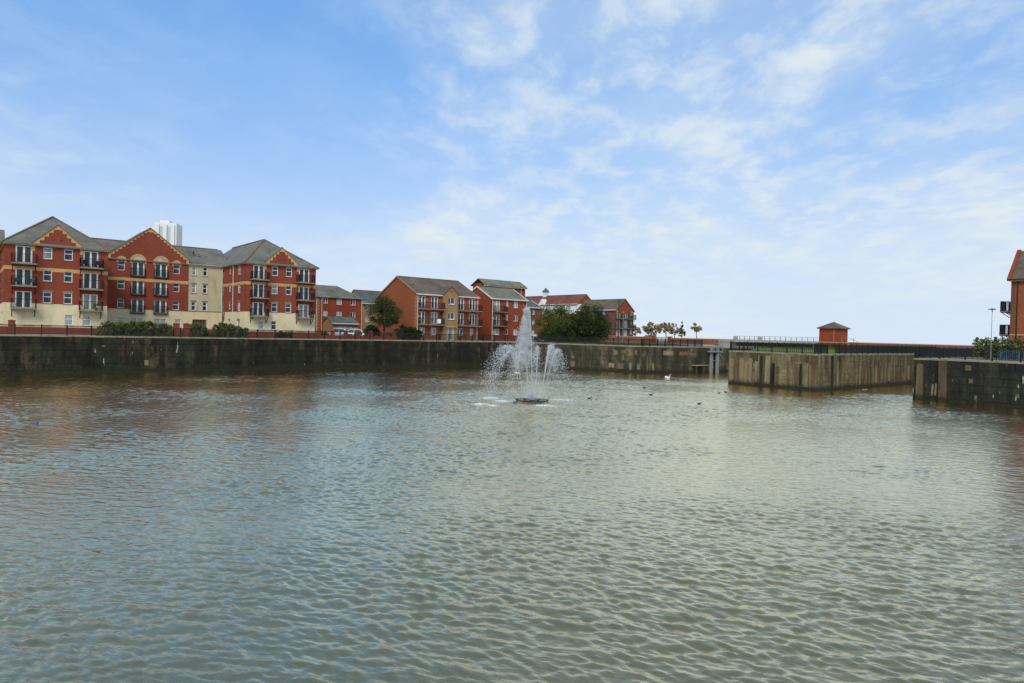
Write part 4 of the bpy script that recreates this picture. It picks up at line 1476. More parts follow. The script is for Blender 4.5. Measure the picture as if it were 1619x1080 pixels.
# ---------------------------------------------------------------- white tower blocks far behind
def tower_block(label, x, y, ztop, w, cap, rz):
    b = empty('tower_block', (x, y, ZG), rz, label, 'tower block', 'white tower blocks far behind the apartments')
    h = ztop - ZG
    m = MB()
    m.box(-w / 2, w / 2, -w / 2, w / 2, 0, h)
    m.build('shaft', M['tower'], b)
    for x0 in (-0.42, -0.08, 0.26):
        MB().box(x0 * w, (x0 + 0.16) * w, -w / 2 - 0.9, -w / 2 - 0.005, 0, h - 1.2).build('bay', M['tower'], b)
    for x0 in (-0.235, 0.105):
        p = MB().box(x0 * w, (x0 + 0.12) * w, -w / 2 - 0.10, -w / 2 - 0.006, 3.0, h - 2.5)
        p.build('window_band', M['tower_band'], b)
    MB().box(-w * 0.3, w * 0.12, -w * 0.3, w * 0.3, h, h + cap).build('plant_room', M['tower'], b)
    MB().tube([(-w * 0.2, 0, h + cap), (-w * 0.2, 0, h + cap + 1.0)], 0.25, 6).build('vent', M['metal_grey'], b)
    return b


tower_block('taller white tower block showing over the roof ridge of the apartments', -218.6, 420, 68.9, 13.0, 1.8, rad(12))
tower_block('lower white tower block behind the central gable peak', -236.5, 442, 67.6, 15.0, 1.6, rad(10))


# ---------------------------------------------------------------- flood wall, lock bridge, brick hut
def brick_flood_wall(label, u0, v0, u1, v1, z1, piers=()):
    r = empty('flood_wall', (0, 0, 0), 0, label, 'brick wall')
    L = place_run(r, (u0, v0), (u1, v1))
    MB().box(0, L, 0, 0.4, ZG - 0.05, z1 - 0.14).build('wall', M['brick_faded'], r)
    MB().box(-0.04, L + 0.04, -0.06, 0.46, z1 - 0.14, z1).build('coping', M['trim'], r)
    for x in piers:
        p = MB().box(x, x + 0.9, -0.12, 0.52, ZG - 0.05, z1 + 0.20).build('pier', M['brick_mid'], r)
        MB().box(x - 0.06, x + 0.96, -0.18, 0.58, z1 + 0.20, z1 + 0.32).build('cap', M['trim'], p)
    return r


brick_flood_wall('long red brick flood wall beyond the lawn, left of the gateway', 128, -40, 128, -12.4, 5.78, (26.6,))
brick_flood_wall('red brick flood wall right of the gateway, below the small autumn trees', 128, -8.6, 128, 5.8, 5.66, (0.0,))
brick_flood_wall('red brick flood wall right of the brick hut, behind the channel railings', 128, 33.8, 128, 130, 5.72)


def lock_bridge():
    r = empty('lock_bridge', (0, 0, 0), 0, 'low concrete bridge with grey railing beside the brick hut', 'bridge')
    L = place_run(r, (127.4, 5.8), (127.4, 28.4))
    MB().box(0, L, 0, 3.0, 5.05, 5.55).build('deck', M['concrete'], r)
    MB().box(0, 4.0, 0.1, 2.9, ZG - 0.05, 5.05).build('abutment', M['concrete'], r)
    MB().box(L - 1.2, L, 0.1, 2.9, ZG - 0.05, 5.05).build('abutment', M['concrete'], r)
    MB().box(4.0, L - 1.2, 1.6, 2.9, ZG - 0.6, 5.05).build('beam', M['strip_dark'], r)
    n = 16
    for i in range(n + 1):
        x = 4.0 + (L - 4.0) * i / n
        MB().box(x - 0.05, x + 0.05, 0.08, 0.16, 5.55, 6.42).build('post', M['metal_grey'], r)
    MB().box(4.0, L, 0.09, 0.15, 6.38, 6.45).box(4.0, L, 0.10, 0.14, 5.95, 6.0).build('rail', M['metal_grey'], r)
    MB().box(3.6, 4.6, 0.05, 0.3, 5.55, 6.35).build('parapet', M['concrete'], r)
    MB().box(9.4, 10.4, 0.05, 0.3, 5.55, 6.35).build('parapet', M['concrete'], r)


lock_bridge()


def brick_hut():
    b = empty('brick_hut', S(127.0, 28.6, ZG), AL - math.pi / 2, 'small square red brick hut with a pyramid roof by the bridge', 'hut')
    W = 3.8
    for ox, oy, rot in ((0, 0, 0), (W, 0, math.pi / 2), (W, W, math.pi), (0, W, -math.pi / 2)):
        f = Face(b, ox, oy, rot)
        f.wall('wall', M['brick_mid'], 0.002, W - 0.002, 5.66, 8.35)
        f.wall('plinth_wall', M['brick_mid'], -0.08, W + 0.08, ZG - 0.05, 5.52, (), 0.10)
        f.wall('plinth_coping', M['trim'], -0.14, W + 0.14, 5.52, 5.66, (), 0.16)
        f.wall('fascia', M['trim'], -0.3, W + 0.3, 8.2, 8.36, (), 0.30, -0.02)
    m = MB()
    o = 0.42
    for p, q in (((-o, -o), (W + o, -o)), ((W + o, -o), (W + o, W + o)), ((W + o, W + o), (-o, W + o)), ((-o, W + o), (-o, -o))):
        m.slab([(*p, 8.36), (*q, 8.36), (W / 2, W / 2, 9.62)], 0.1)
    m.build('roof', M['roof_brown'], b, (0, 0, -ZG))
    downpipe(Face(b, 0, 0), 2.9, 5.7, 8.1, 'trim')
    # guard rail to the right of the hut
    m = MB()
    for x in (4.1, 5.2, 6.4): m.box(x - 0.04, x + 0.04, 0.5, 0.58, 5.5, 6.5)
    m.bar((4.0, 0.54, 6.5), (5.2, 0.54, 6.5), 0.06).bar((5.2, 0.54, 6.5), (7.4, 0.54, 5.75), 0.06)
    m.build('guard_rail', M['metal_grey'], b, (0, 0, -ZG))


brick_hut()
# ================================================================== vegetation
def leaf_cloud(centers, radii, n, size, rng, tint_bias=0.0, flat=1.0):
    """leaf quads scattered round clump centres"""
    idx = rng.integers(0, len(centers), n)
    d = rng.normal(0, 1, (n, 3))
    d /= np.linalg.norm(d, axis=1)[:, None] + 1e-9
    rr = rng.uniform(0, 1, n) ** 0.45
    P = centers[idx] + d * (radii[idx] * rr)[:, None] * np.array([1, 1, flat])
    nrm = rng.normal(0, 1, (n, 3)) + d * 0.8 + np.array([0, 0, 0.5])
    nrm /= np.linalg.norm(nrm, axis=1)[:, None]
    up = rng.normal(0, 1, (n, 3))
    a = np.cross(nrm, up)
    a /= np.linalg.norm(a, axis=1)[:, None] + 1e-9
    b = np.cross(nrm, a)
    s_ = size * rng.uniform(0.6, 1.35, n)[:, None]
    v = np.stack([P - a * s_ * 0.5, P + b * s_ * 0.32, P + a * s_ * 0.5, P - b * s_ * 0.32], 1).reshape(-1, 3)
    f = np.arange(4 * n).reshape(-1, 4)
    clump_t = rng.uniform(-0.22, 0.22, len(centers))
    t = np.clip(rng.beta(2.0, 2.6, n) + clump_t[idx] + tint_bias, 0, 1)
    return v, f, t


def tree(name, label, loc, H, crown_z, rx, rz_, mat, n=5200, leaf=0.34, clumps=46, trunk=0.16, seed=0, group=None, cat='tree', lean=(0, 0), shape=None):
    rng = np.random.default_rng(seed)
    root = empty(name, loc, 0, label, cat, group)
    C = []
    while len(C) < clumps:
        p = rng.uniform(-1, 1, 3)
        r = np.linalg.norm(p)
        if r > 1 or r < 0.25: continue
        if shape == 'dome' and p[2] < -0.55: continue
        w = 1.0
        if shape == 'spire': w = max(0.12, 0.5 - 0.5 * p[2])
        C.append((p[0] * rx * 0.86 * w + lean[0] * (p[2] + 1), p[1] * rx * 0.86 * w + lean[1] * (p[2] + 1), crown_z + p[2] * rz_ * 0.9))
    C = np.array(C)
    C[:, 2] = np.maximum(C[:, 2], 0.5)
    R_ = rng.uniform(0.13, 0.36, len(C)) * min(rx, rz_ * 1.2) * (0.7 if shape == 'spire' else 1.0)
    v, f, t = leaf_cloud(C, R_, n, leaf, rng)
    link('crown', np_mesh('crown', v, f, M[mat], t), root)
    m = MB()
    top = crown_z + rz_ * 0.35
    m.tube([(0, 0, -0.1), (0.02, 0.03, crown_z * 0.35), (lean[0] * 0.4, lean[1] * 0.4 + 0.05, crown_z * 0.7), (lean[0], lean[1], top)], [trunk * 1.25, trunk, trunk * 0.75, trunk * 0.2], 8)
    m.build('trunk', M['bark'], root, smooth=True)
    lb = MB()
    for c in C[:: max(1, len(C) // 14)]:
        s_ = min(c[2] * 0.75, crown_z * 0.8)
        lb.tube([(lean[0] * 0.3, lean[1] * 0.3, s_), ((c[0]) * 0.5, (c[1]) * 0.5, (s_ + c[2]) / 2 + 0.1), tuple(c)], [trunk * 0.45, trunk * 0.3, trunk * 0.1], 5)
    lb.build('limbs', M['bark'], root)
    return root


def shrub(name, label, u0, v0, u1, v1, h, mat, n=4000, leaf=0.16, seed=0, group=None, z=ZG, cat='hedge', bumps=1.0):
    """clipped or loose shrub mass filling a box on the ground"""
    rng = np.random.default_rng(seed)
    c = S((u0 + u1) / 2, (v0 + v1) / 2, z)
    root = empty(name, c, AL, label, cat, group)
    L, D = abs(u1 - u0), abs(v1 - v0)
    k = max(14, int(L * D * h * 4.5))
    k = int(k * 1.6)
    C = np.stack([rng.uniform(-L / 2, L / 2, k) * 0.97, rng.uniform(-D / 2, D / 2, k) * 0.9, rng.uniform(0.03, 1.0, k) ** 0.75 * h], 1)
    prof = 0.86 + 0.09 * np.sin(C[:, 0] * 1.3 + seed) * bumps + 0.05 * np.sin(C[:, 0] * 3.7 + seed * 2)
    edge = np.clip((L / 2 - np.abs(C[:, 0])) / 0.9, 0, 1) ** 0.5
    C[:, 2] *= prof * (0.55 + 0.45 * edge)
    R_ = rng.uniform(0.12, 0.34, k) * min(1.0, h * 0.75)
    v, f, t = leaf_cloud(C, R_, int(n * 1.9), leaf * 1.0, rng)
    v[:, 2] = np.maximum(v[:, 2], 0.0)
    link('foliage', np_mesh('foliage', v, f, M[mat], t), root)
    st = MB()
    for q in C[:: max(1, k // 12)]:
        st.tube([(q[0] * 0.9, q[1] * 0.6, 0), tuple(q)], [0.03, 0.012], 5)
    st.build('stems', M['bark'], root)
    return root


HG = 'shrubs along the quay gardens'
shrub('hedge', 'long loose green and yellow hedge in front of the central gable', 9.6, -2.2, 18.0, -4.0, 1.95, 'leaf_hedge', 9500, 0.17, 1, HG)
shrub('hedge', 'rounded hedge under the cream stair section, right of the brick pillars', 19.9, -2.2, 22.4, -3.9, 1.75, 'leaf_hedge', 3600, 0.16, 2, HG)
shrub('hedge', 'broad green hedge before the side wall of the right wing', 22.8, -2.1, 27.6, -4.0, 1.95, 'leaf_hedge', 6200, 0.17, 3, HG)
shrub('hedge', 'small low hedge cut by the left edge of the picture', -2.5, -2.8, 0.9, -3.8, 1.2, 'leaf_dark', 2400, 0.15, 4, HG)
shrub('shrub', 'low dark shrub under the right wing beside the railing', 31.6, -2.4, 33.5, -3.6, 1.15, 'leaf_dark', 1800, 0.15, 5, HG, cat='shrub')
shrub('shrub', 'yellow-green shrub in front of the leftmost parked white car', 38.3, -3.9, 39.6, -5.2, 1.5, 'leaf_yellow', 1300, 0.16, 6, HG, cat='shrub')
shrub('shrub', 'yellow-green low shrub between the brick piers before the second white car', 43.0, -3.9, 47.0, -4.9, 0.95, 'leaf_yellow', 2200, 0.15, 7, HG, cat='shrub')
shrub('shrub', 'tall dark shrub left of the turning tree, behind the brick piers', 47.6, -6.2, 50.0, -8.4, 2.3, 'leaf_dark', 4600, 0.19, 8, HG, cat='shrub')
shrub('shrub', 'dark green bush at the corner of the orange brick flats', 51.2, -2.4, 55.8, -5.0, 2.35, 'leaf_dark', 7600, 0.18, 9, HG, cat='shrub')
shrub('shrub', 'pale yellow-green bush beside the trunk of the turning tree', 49.8, -4.3, 51.4, -5.6, 1.35, 'leaf_yellow', 1200, 0.15, 10, HG, cat='shrub')
shrub('hedge', 'large green hedge in front of the right edge flats', 83.6, 65.9, 86.0, 84.0, 2.95, 'leaf_hedge', 15000, 0.18, 11, HG)
shrub('shrub', 'small round green bush at the foot of the balcony flats', 131.8, -17.0, 134.6, -19.5, 2.3, 'leaf_green', 1400, 0.3, 12, HG, cat='shrub')

tree('turning_tree', 'round green-brown tree before the plain brick gable', S(51.4, -8.2, ZG), 7.2, 4.35, 3.1, 2.9, 'leaf_autumn', 10500, 0.22, 75, 0.16, 21)
tree('leafy_tree', 'broad green tree left of a darker one, behind the fountain', S(87.6, -4.6, ZG), 7.4, 3.5, 4.7, 4.1, 'leaf_green', 15000, 0.27, 105, 0.22, 22)
tree('leafy_tree', 'dark green tree right of the broad one, beside the black pole', S(93.6, -1.2, ZG), 7.4, 3.4, 4.9, 4.1, 'leaf_dark', 16000, 0.27, 110, 0.22, 23)
shrub('shrub', 'dark undergrowth filling the foot of the two green trees', 84.5, -1.0, 97.5, -4.2, 2.0, 'leaf_dark', 7000, 0.22, 24, HG, cat='shrub')
FT = 'small autumn trees beyond the flood wall'
tree('autumn_tree', 'brown autumn tree half hidden by the balcony flats', S(153, -39.8, ZG), 5, 3.3, 2.4, 1.6, 'leaf_brown', 900, 0.42, 18, 0.12, 31, FT)
tree('autumn_tree', 'leftmost full brown autumn tree over the gateway', S(156.2, -36.4, ZG), 6, 3.9, 3.3, 1.8, 'leaf_brown', 1500, 0.42, 26, 0.14, 32, FT)
tree('autumn_tree', 'widest brown autumn tree of the row', S(160.2, -34.0, ZG), 6, 4.1, 4.0, 2.0, 'leaf_brown', 1900, 0.42, 32, 0.14, 33, FT)
tree('autumn_tree', 'low spreading brown autumn tree left of the thin spire tree', S(154.2, -26.3, ZG), 5, 3.3, 3.0, 1.2, 'leaf_brown', 900, 0.4, 20, 0.12, 34, FT)
tree('autumn_tree', 'thin spire-shaped dark autumn tree', S(155.5, -24.8, ZG), 6.5, 3.7, 1.5, 2.7, 'leaf_autumn', 800, 0.36, 24, 0.11, 35, FT, shape='spire')
tree('autumn_tree', 'rightmost leaning orange-brown autumn tree standing apart', S(158.6, -22.0, ZG), 6, 4.4, 2.2, 1.5, 'leaf_brown', 900, 0.4, 18, 0.11, 36, FT, lean=(-0.35, 0))


# ================================================================== brick piers, garden walls, gate
def brick_pier(label, u, v, h, w=0.62, group='brick garden piers'):
    r = empty('brick_pier', S(u, v, ZG), AL, label, 'brick pier', group)
    MB().box(0, w, 0, w, -0.05, h).build('shaft', M['brick_deep'], r)
    m = MB().box(-0.05, w + 0.05, -0.05, w + 0.05, h, h + 0.09)
    for p, q in (((-0.05, -0.05), (w + 0.05, -0.05)), ((w + 0.05, -0.05), (w + 0.05, w + 0.05)), ((w + 0.05, w + 0.05), (-0.05, w + 0.05)), ((-0.05, w + 0.05), (-0.05, -0.05))):
        m.quad((*p, h + 0.09), (*q, h + 0.09), (w / 2, w / 2, h + 0.19))
    m.build('cap', M['brick_deep'], r)
    return r


brick_pier('brick pier at the far left beside the low hedge', 1.05, -2.2, 1.5)
brick_pier('left of two brick gate piers between hedge and railing', 18.15, -2.6, 1.62)
brick_pier('right of two brick gate piers beside the rounded hedge', 19.35, -2.6, 1.62)
r = empty('garden_wall', S(-6, -2.45, ZG), AL, 'low brick garden wall left of the leftmost pier', 'brick wall')
MB().box(0, 7.0, 0, 0.3, -0.05, 0.85).build('wall', M['brick_deep'], r)
MB().box(0, 7.0, -0.03, 0.33, 0.85, 0.93).build('coping', M['trim'], r)
r = empty('garden_wall', S(37.6, -3.0, ZG), AL, 'low brick wall with piers before the parked white cars', 'brick wall')
MB().box(0.45, 13.6, 0.1, 0.35, -0.05, 0.50).build('wall', M['brick_mid'], r)
for i in range(7):
    x = 0.15 + i * 2.1
    p = MB().box(x, x + 0.46, 0.0, 0.46, -0.05, 1.22).build('pier', M['brick_mid'], r)
    MB().box(x - 0.05, x + 0.51, -0.05, 0.51, 1.22, 1.31).build('cap', M['brick_deep'], p)


# ================================================================== vehicles
def car(label, loc, rz, paint, Lc=4.1, Wc=1.74, Hc=1.46, hatch=True):
    r = empty('parked_car', loc, rz, label, 'car', 'parked cars')
    h = Wc / 2
    b0 = -Lc / 2
    # body loft: (x, half width, z low, z high)
    secs = [(b0, h * 0.80, 0.38, 0.62), (b0 + 0.12, h * 0.92, 0.26, 0.74), (b0 + 0.55, h * 0.99, 0.22, 0.84), (b0 + 1.15, h, 0.20, 0.93), (b0 + 2.4, h, 0.20, 0.97),
            (b0 + 3.5, h * 0.99, 0.22, 0.98), (Lc / 2 - 0.12, h * 0.93, 0.28, 0.95), (Lc / 2, h * 0.84, 0.36, 0.82)]
    m = MB()
    ring = []
    for x, w, z0, z1 in secs:
        ring += [(x, -w * 0.9, z0), (x, -w, z0 + 0.14), (x, -w, z1 - 0.16), (x, -w * 0.88, z1), (x, w * 0.88, z1), (x, w, z1 - 0.16), (x, w, z0 + 0.14), (x, w * 0.9, z0)]
    fs = [(i * 8 + k, i * 8 + (k + 1) % 8, (i + 1) * 8 + (k + 1) % 8, (i + 1) * 8 + k) for i in range(len(secs) - 1) for k in range(8)]
    fs += [tuple(range(8)), tuple(range((len(secs) - 1) * 8 + 7, (len(secs) - 1) * 8 - 1, -1))]
    m.add(ring, fs)
    body = m.build('body', M[paint], r, smooth=True)
    xa, xb, xc, xd = b0 + 1.0, b0 + 1.75, (Lc / 2 - 0.75 if hatch else Lc / 2 - 1.35), (Lc / 2 - 0.12 if hatch else Lc / 2 - 0.5)
    def lid(x0, x1, z, w): return [(x0, -w, z), (x1, -w, z), (x1, w, z), (x0, w, z)]
    g = MB()
    g.add(lid(xa, xd, 0.90, h * 0.86) + lid(xb, xc, Hc - 0.06, h * 0.68), [(0, 1, 5, 4), (1, 2, 6, 5), (2, 3, 7, 6), (3, 0, 4, 7)])
    g.build('windows', M['car_glass'], r)
    t = MB()
    t.add(lid(xb - 0.12, xc + 0.14, Hc - 0.17, h * 0.745) + lid(xb + 0.22, xc - 0.1, Hc, h * 0.56), [(0, 1, 5, 4), (1, 2, 6, 5), (2, 3, 7, 6), (3, 0, 4, 7), (4, 5, 6, 7)])
    for s_ in (-1, 1):
        t.bar((xa, s_ * h * 0.87, 0.92), (xb, s_ * h * 0.69, Hc - 0.05), 0.06, 0.06).bar((xd, s_ * h * 0.87, 0.92), (xc, s_ * h * 0.69, Hc - 0.05), 0.10, 0.08)
        xm = (xa + xd) / 2 + 0.1
        t.bar((xm, s_ * h * 0.875, 0.92), (xm, s_ * h * 0.69, Hc - 0.05), 0.07, 0.05)
    t.build('roof', M[paint], r, smooth=False)
    wm = MB()
    for k in range(1):
        n = 16
        pr = [(0.17, -0.10), (0.29, -0.10), (0.31, -0.06), (0.31, 0.06), (0.29, 0.10), (0.17, 0.10)]
        vs_ = [(rr * math.cos(2 * math.pi * q / n), y, rr * math.sin(2 * math.pi * q / n)) for rr, y in pr for q in range(n)]
        fs = [(i * n + q, i * n + (q + 1) % n, (i + 1) * n + (q + 1) % n, (i + 1) * n + q) for i in range(len(pr) - 1) for q in range(n)]
        wm.add(vs_, fs)
    wme = wm.mesh('tyre', M['tyre'])
    rm = MB().tube([(0, -0.085, 0), (0, 0.085, 0)], 0.18, 12).mesh('rim', M['rim'])
    for x in (b0 + 0.78, Lc / 2 - 0.75):
        for y in (-h + 0.08, h - 0.08):
            w = link('wheel', wme, r, (x, y, 0.31))
            link('rim', rm, w)
    for y in (-h * 0.66, h * 0.66):
        MB().box(b0 + 0.02, b0 + 0.16, y - 0.2, y + 0.2, 0.60, 0.74).build('headlight', M['lamp_glass'], body)
        MB().box(Lc / 2 - 0.14, Lc / 2 - 0.015, y - 0.14, y + 0.14, 0.66, 0.88).build('tail_light', M['red_lens'], body)
    return r


car('white hatchback parked leftmost behind the brick piers', S(45.3, -13.6, ZG), AL + rad(-28), 'car_white', 4.0, 1.78, 1.66)
car('white saloon parked right of the hatchback behind the brick piers', S(48.9, -13.2, ZG), AL + rad(-34) + math.pi, 'car_white', 4.4, 1.78, 1.60, False)
car('silver-windowed pale car nosing out from under the green trees', S(88.6, -6.6, ZG), AL + rad(-38) + math.pi, 'car_silver', 4.2, 1.8, 1.75)
car('dark car parked beside the fountain plume, left of the trees', S(90.2, -14.5, ZG), AL + rad(-40), 'car_dark', 4.1, 1.75, 1.45)


# ================================================================== lamp posts and poles
def lamp_post(label, loc, h, mat, arm=0.7, head=True, rz=0.0, r0=0.07):
    r = empty('lamp_post', loc, rz, label, 'lamp post')
    MB().lathe([(r0 * 1.6, 0), (r0 * 1.6, 0.9), (r0, 1.0), (r0 * 0.6, h)], 8).build('pole', M[mat], r)
    if head:
        m = MB().tube([(0, 0, h - 0.05), (0, 0, h + 0.28)], 0.045, 6)
        m.build('stem', M[mat], r)
        MB().lathe([(0.06, h + 0.16), (arm * 0.5, h + 0.22), (arm * 0.5, h + 0.26), (0.10, h + 0.36), (0.02, h + 0.42)], 14).build('lamp_head', M[mat], r)
    return r


lamp_post('slim grey lamp post with flat round head before the right hedge', S(81.4, 69.1, ZG), 5.1, 'metal_grey', 0.75, r0=0.036)
lamp_post('slim grey lamp post in front of the balcony flats', S(119, -15, ZG), 6.9, 'metal_grey', 0.7)
r = empty('telegraph_pole', S(94.6, 5.2, ZG), 0, 'tall dark pole rising at the right side of the dark tree', 'pole')
MB().lathe([(0.11, -0.1), (0.10, 4.0), (0.07, 8.4)], 8).build('shaft', M['timber'], r)
MB().lathe([(0.09, 8.4), (0.10, 8.44), (0.03, 8.55)], 8).build('cap', M['metal_black'], r)
MB().box(-0.3, 0.3, -0.05, 0.05, 7.9, 8.0).build('cross_arm', M['timber'], r)

# gateway between the flood walls
r = empty('gate', S(128.1, -12.3, ZG), AL - math.pi / 2, 'grey metal gate filling the gap in the brick flood wall', 'gate')
for x in (0.05, 1.7, 3.5): MB().box(x, x + 0.12, 0, 0.12, 0, 1.5).build('post', M['metal_grey'], r)
for x0, x1 in ((0.2, 1.66), (1.86, 3.46)):
    m = MB().box(x0, x1, 0.03, 0.07, 1.25, 1.32).box(x0, x1, 0.03, 0.07, 0.15, 0.22)
    x = x0 + 0.1
    while x < x1:
        m.box(x - 0.012, x + 0.012, 0.04, 0.06, 0.22, 1.25)
        x += 0.13
    m.build('gate_leaf', M['metal_grey'], r)
sheet('path', [(127.9, -12.2), (127.9, -8.8), (112, 6), (99, 18), (97, 21.5), (103, 23), (126, 5), (127.9, 5)], ZG + 0.036, M['paving'])

# blue railing on the right quay
railing('blue railing in front of the hedge at the right edge', (79.9, 70.3), (79.9, 84), 1.5, 1.05, None, 'blue_metal', 0.16, ZG, None)


# ================================================================== steel frame and ledge at the lock entrance
def sluice():
    r = empty('sluice_frame', S(94.6, 25.9, 0), AL, 'grey steel frame of two posts and a platform at the lock entrance', 'steel frame')
    for x, y in ((0.3, 0.0), (1.25, -0.55)):
        MB().box(x - 0.2, x + 0.2, y - 0.2, y + 0.2, -1.0, 4.35).build('post', M['metal_grey'], r)
    MB().box(-0.4, 2.2, -0.95, 0.3, 3.45, 3.65).build('platform', M['metal_grey'], r)
    m = MB()
    for x in (-0.35, 0.9, 2.1):
        m.box(x - 0.03, x + 0.03, -0.92, -0.86, 3.65, 5.5)
    for z in (4.25, 4.9, 5.5): m.box(-0.38, 2.13, -0.91, -0.87, z - 0.03, z + 0.03)
    m.build('guard_rail', M['metal_grey'], r)
    MB().bar((1.4, -0.8, 3.4), (2.3, -0.9, 2.4), 0.09).bar((0.4, -0.3, 2.05), (2.2, -0.6, 2.0), 0.07).build('brace', M['metal_grey'], r)
    MB().bar((0.3, 0.0, 4.3), (1.25, -0.55, 4.3), 0.2, 0.14).build('head_beam', M['metal_grey'], r)
    r = empty('timber_landing', S(90.8, 25.05, 0), AL + rad(5), 'low timber landing stage along the lock wall by the steel frame', 'landing stage')
    MB().box(0, 4.7, -0.85, 0.1, 1.16, 1.30).build('deck', M['timber_pale'], r)
    for x in (0.2, 2.3, 4.1, 4.55):
        MB().box(x - 0.12, x + 0.12, -0.8, -0.56, -1.0, 1.159).build('pile', M['timber'] if x < 4 else M['timber_pale'], r)


sluice()

# bench and bin in front of the gabled flats
r = empty('bench', S(63.6, -4.2, ZG), AL, 'dark wooden bench in front of the gabled flats', 'bench')
for i in range(4): MB().box(0, 1.8, -0.42 + i * 0.12, -0.32 + i * 0.12, 0.42, 0.46).build('slat', M['timber'], r)
for i in range(3): MB().box(0, 1.8, 0.06, 0.10, 0.56 + i * 0.13, 0.65 + i * 0.13).build('backrest_slat', M['timber'], r)
for x in (0.1, 1.62):
    MB().box(x, x + 0.08, -0.42, -0.34, 0, 0.419).box(x, x + 0.08, 0.01, 0.059, 0, 0.95).box(x, x + 0.08, -0.42, 0.05, 0.36, 0.418).build('leg', M['metal_black'], r)
r = empty('litter_bin', S(59.9, -4.4, ZG), AL, 'black litter bin left of the tan stair bay', 'litter bin')
MB().lathe([(0.22, 0), (0.25, 0.1), (0.25, 0.85)], 12).build('body', M['metal_black'], r)
MB().lathe([(0.27, 0.85), (0.27, 0.93), (0.10, 1.02)], 12).build('lid', M['metal_black'], r)


# ================================================================== things left on the balconies
def balcony_chair(label, u, v, z, rz, mat):
    r = empty('balcony_chair', S(u, v, z), AL + rz, label, 'chair', 'chairs on the balconies')
    MB().box(-0.24, 0.24, -0.24, 0.24, 0.40, 0.45).build('seat', M[mat], r)
    MB().box(-0.24, 0.24, 0.19, 0.24, 0.47, 0.92).build('backrest', M[mat], r)
    for x in (-0.21, 0.21):
        for y in (-0.21, 0.21):
            MB().box(x - 0.025, x + 0.025, y - 0.025, y + 0.025, 0, 0.399).build('leg', M[mat], r)
        MB().box(x - 0.03, x + 0.03, -0.22, 0.19, 0.62, 0.66).build('armrest', M[mat], r)


balcony_chair('left green chair on the middle balcony at the far left', 2.0, -5.75, 10.01, 0.5, 'green_plastic')
balcony_chair('right green chair on the middle balcony at the far left', 3.3, -5.75, 10.01, -0.5, 'green_plastic')
balcony_chair('left black chair on the top right balcony of the left wing', 8.75, -5.75, 12.66, 0.3, 'metal_black')
balcony_chair('right black chair on the top right balcony of the left wing', 10.0, -5.75, 12.66, -0.6, 'metal_black')
balcony_chair('black chair on the lowest left balcony of the right wing', 31.0, -5.75, 7.36, -0.4, 'metal_black')
balcony_chair('black chair on the top left balcony of the orange brick flats', 58.0, -6.35, 9.66, 0.4, 'metal_black')


def pot_plant(label, u, v, z, seed):
    rng = np.random.default_rng(seed)
    r = empty('pot_plant', S(u, v, z), 0, label, 'pot plant', 'pot plants on the balconies')
    MB().lathe([(0.12, 0), (0.17, 0.30), (0.19, 0.30), (0.19, 0.35)], 10).build('pot', M['terracotta'], r)
    C = np.stack([rng.normal(0, 0.12, 9), rng.normal(0, 0.12, 9), rng.uniform(0.42, 0.85, 9)], 1)
    v_, f_, t_ = leaf_cloud(C, rng.uniform(0.10, 0.18, 9), 240, 0.11, rng)
    link('leaves', np_mesh('leaves', v_, f_, M['leaf_green'], t_), r)


pot_plant('pot plant on the lowest right balcony of the left wing', 9.9, -5.7, 7.36, 61)
pot_plant('pot plant on the lowest right balcony of the right wing', 37.6, -5.7, 7.36, 62)
pot_plant('pot plant on the lower right balcony of the orange brick flats', 67.4, -6.3, 6.98, 63)
# ================================================================== fountain
def drop_mat():
    t = NT('spray_drops')
    t.fin((0.95, 0.96, 0.95), 0.3, None, 0.0, 0.5)
    tr = t.new('ShaderNodeBsdfTranslucent')
    tr.inputs['Color'].default_value = (0.98, 0.98, 0.97, 1)
    tp = t.new('ShaderNodeBsdfTransparent')
    m1 = t.new('ShaderNodeMixShader')
    m1.inputs[0].default_value = 0.55
    t.l.new(t.p.outputs[0], m1.inputs[1])
    t.l.new(tr.outputs[0], m1.inputs[2])
    m2 = t.new('ShaderNodeMixShader')
    m2.inputs[0].default_value = 0.08
    t.l.new(m1.outputs[0], m2.inputs[1])
    t.l.new(tp.outputs[0], m2.inputs[2])
    t.l.new(m2.outputs[0], t.out.inputs['Surface'])
    return t.m


M['drops'] = drop_mat()
OCT = np.array([(1, 1, 1), (1, -1, -1), (-1, 1, -1), (-1, -1, 1)], float) * 0.8
OCF = np.array([(0, 1, 2), (0, 3, 1), (0, 2, 3), (1, 3, 2)])


def drops_mesh(name, P, r, stretch, mat):
    """one octahedron per drop, stretched along its flight (stretch: unit dir * length)"""
    n = len(P)
    V = OCT[None] * r[:, None, None]
    d = stretch / (np.linalg.norm(stretch, axis=1)[:, None] + 1e-9)
    L = np.linalg.norm(stretch, axis=1)
    dot = V @ d[:, :, None]
    V = V + dot * d[:, None, :] * (L / r)[:, None, None] + P[:, None, :]
    F = OCF[None] + 4 * np.arange(n)[:, None, None]
    return np_mesh(name, V.reshape(-1, 3), F.reshape(-1, 3), mat)


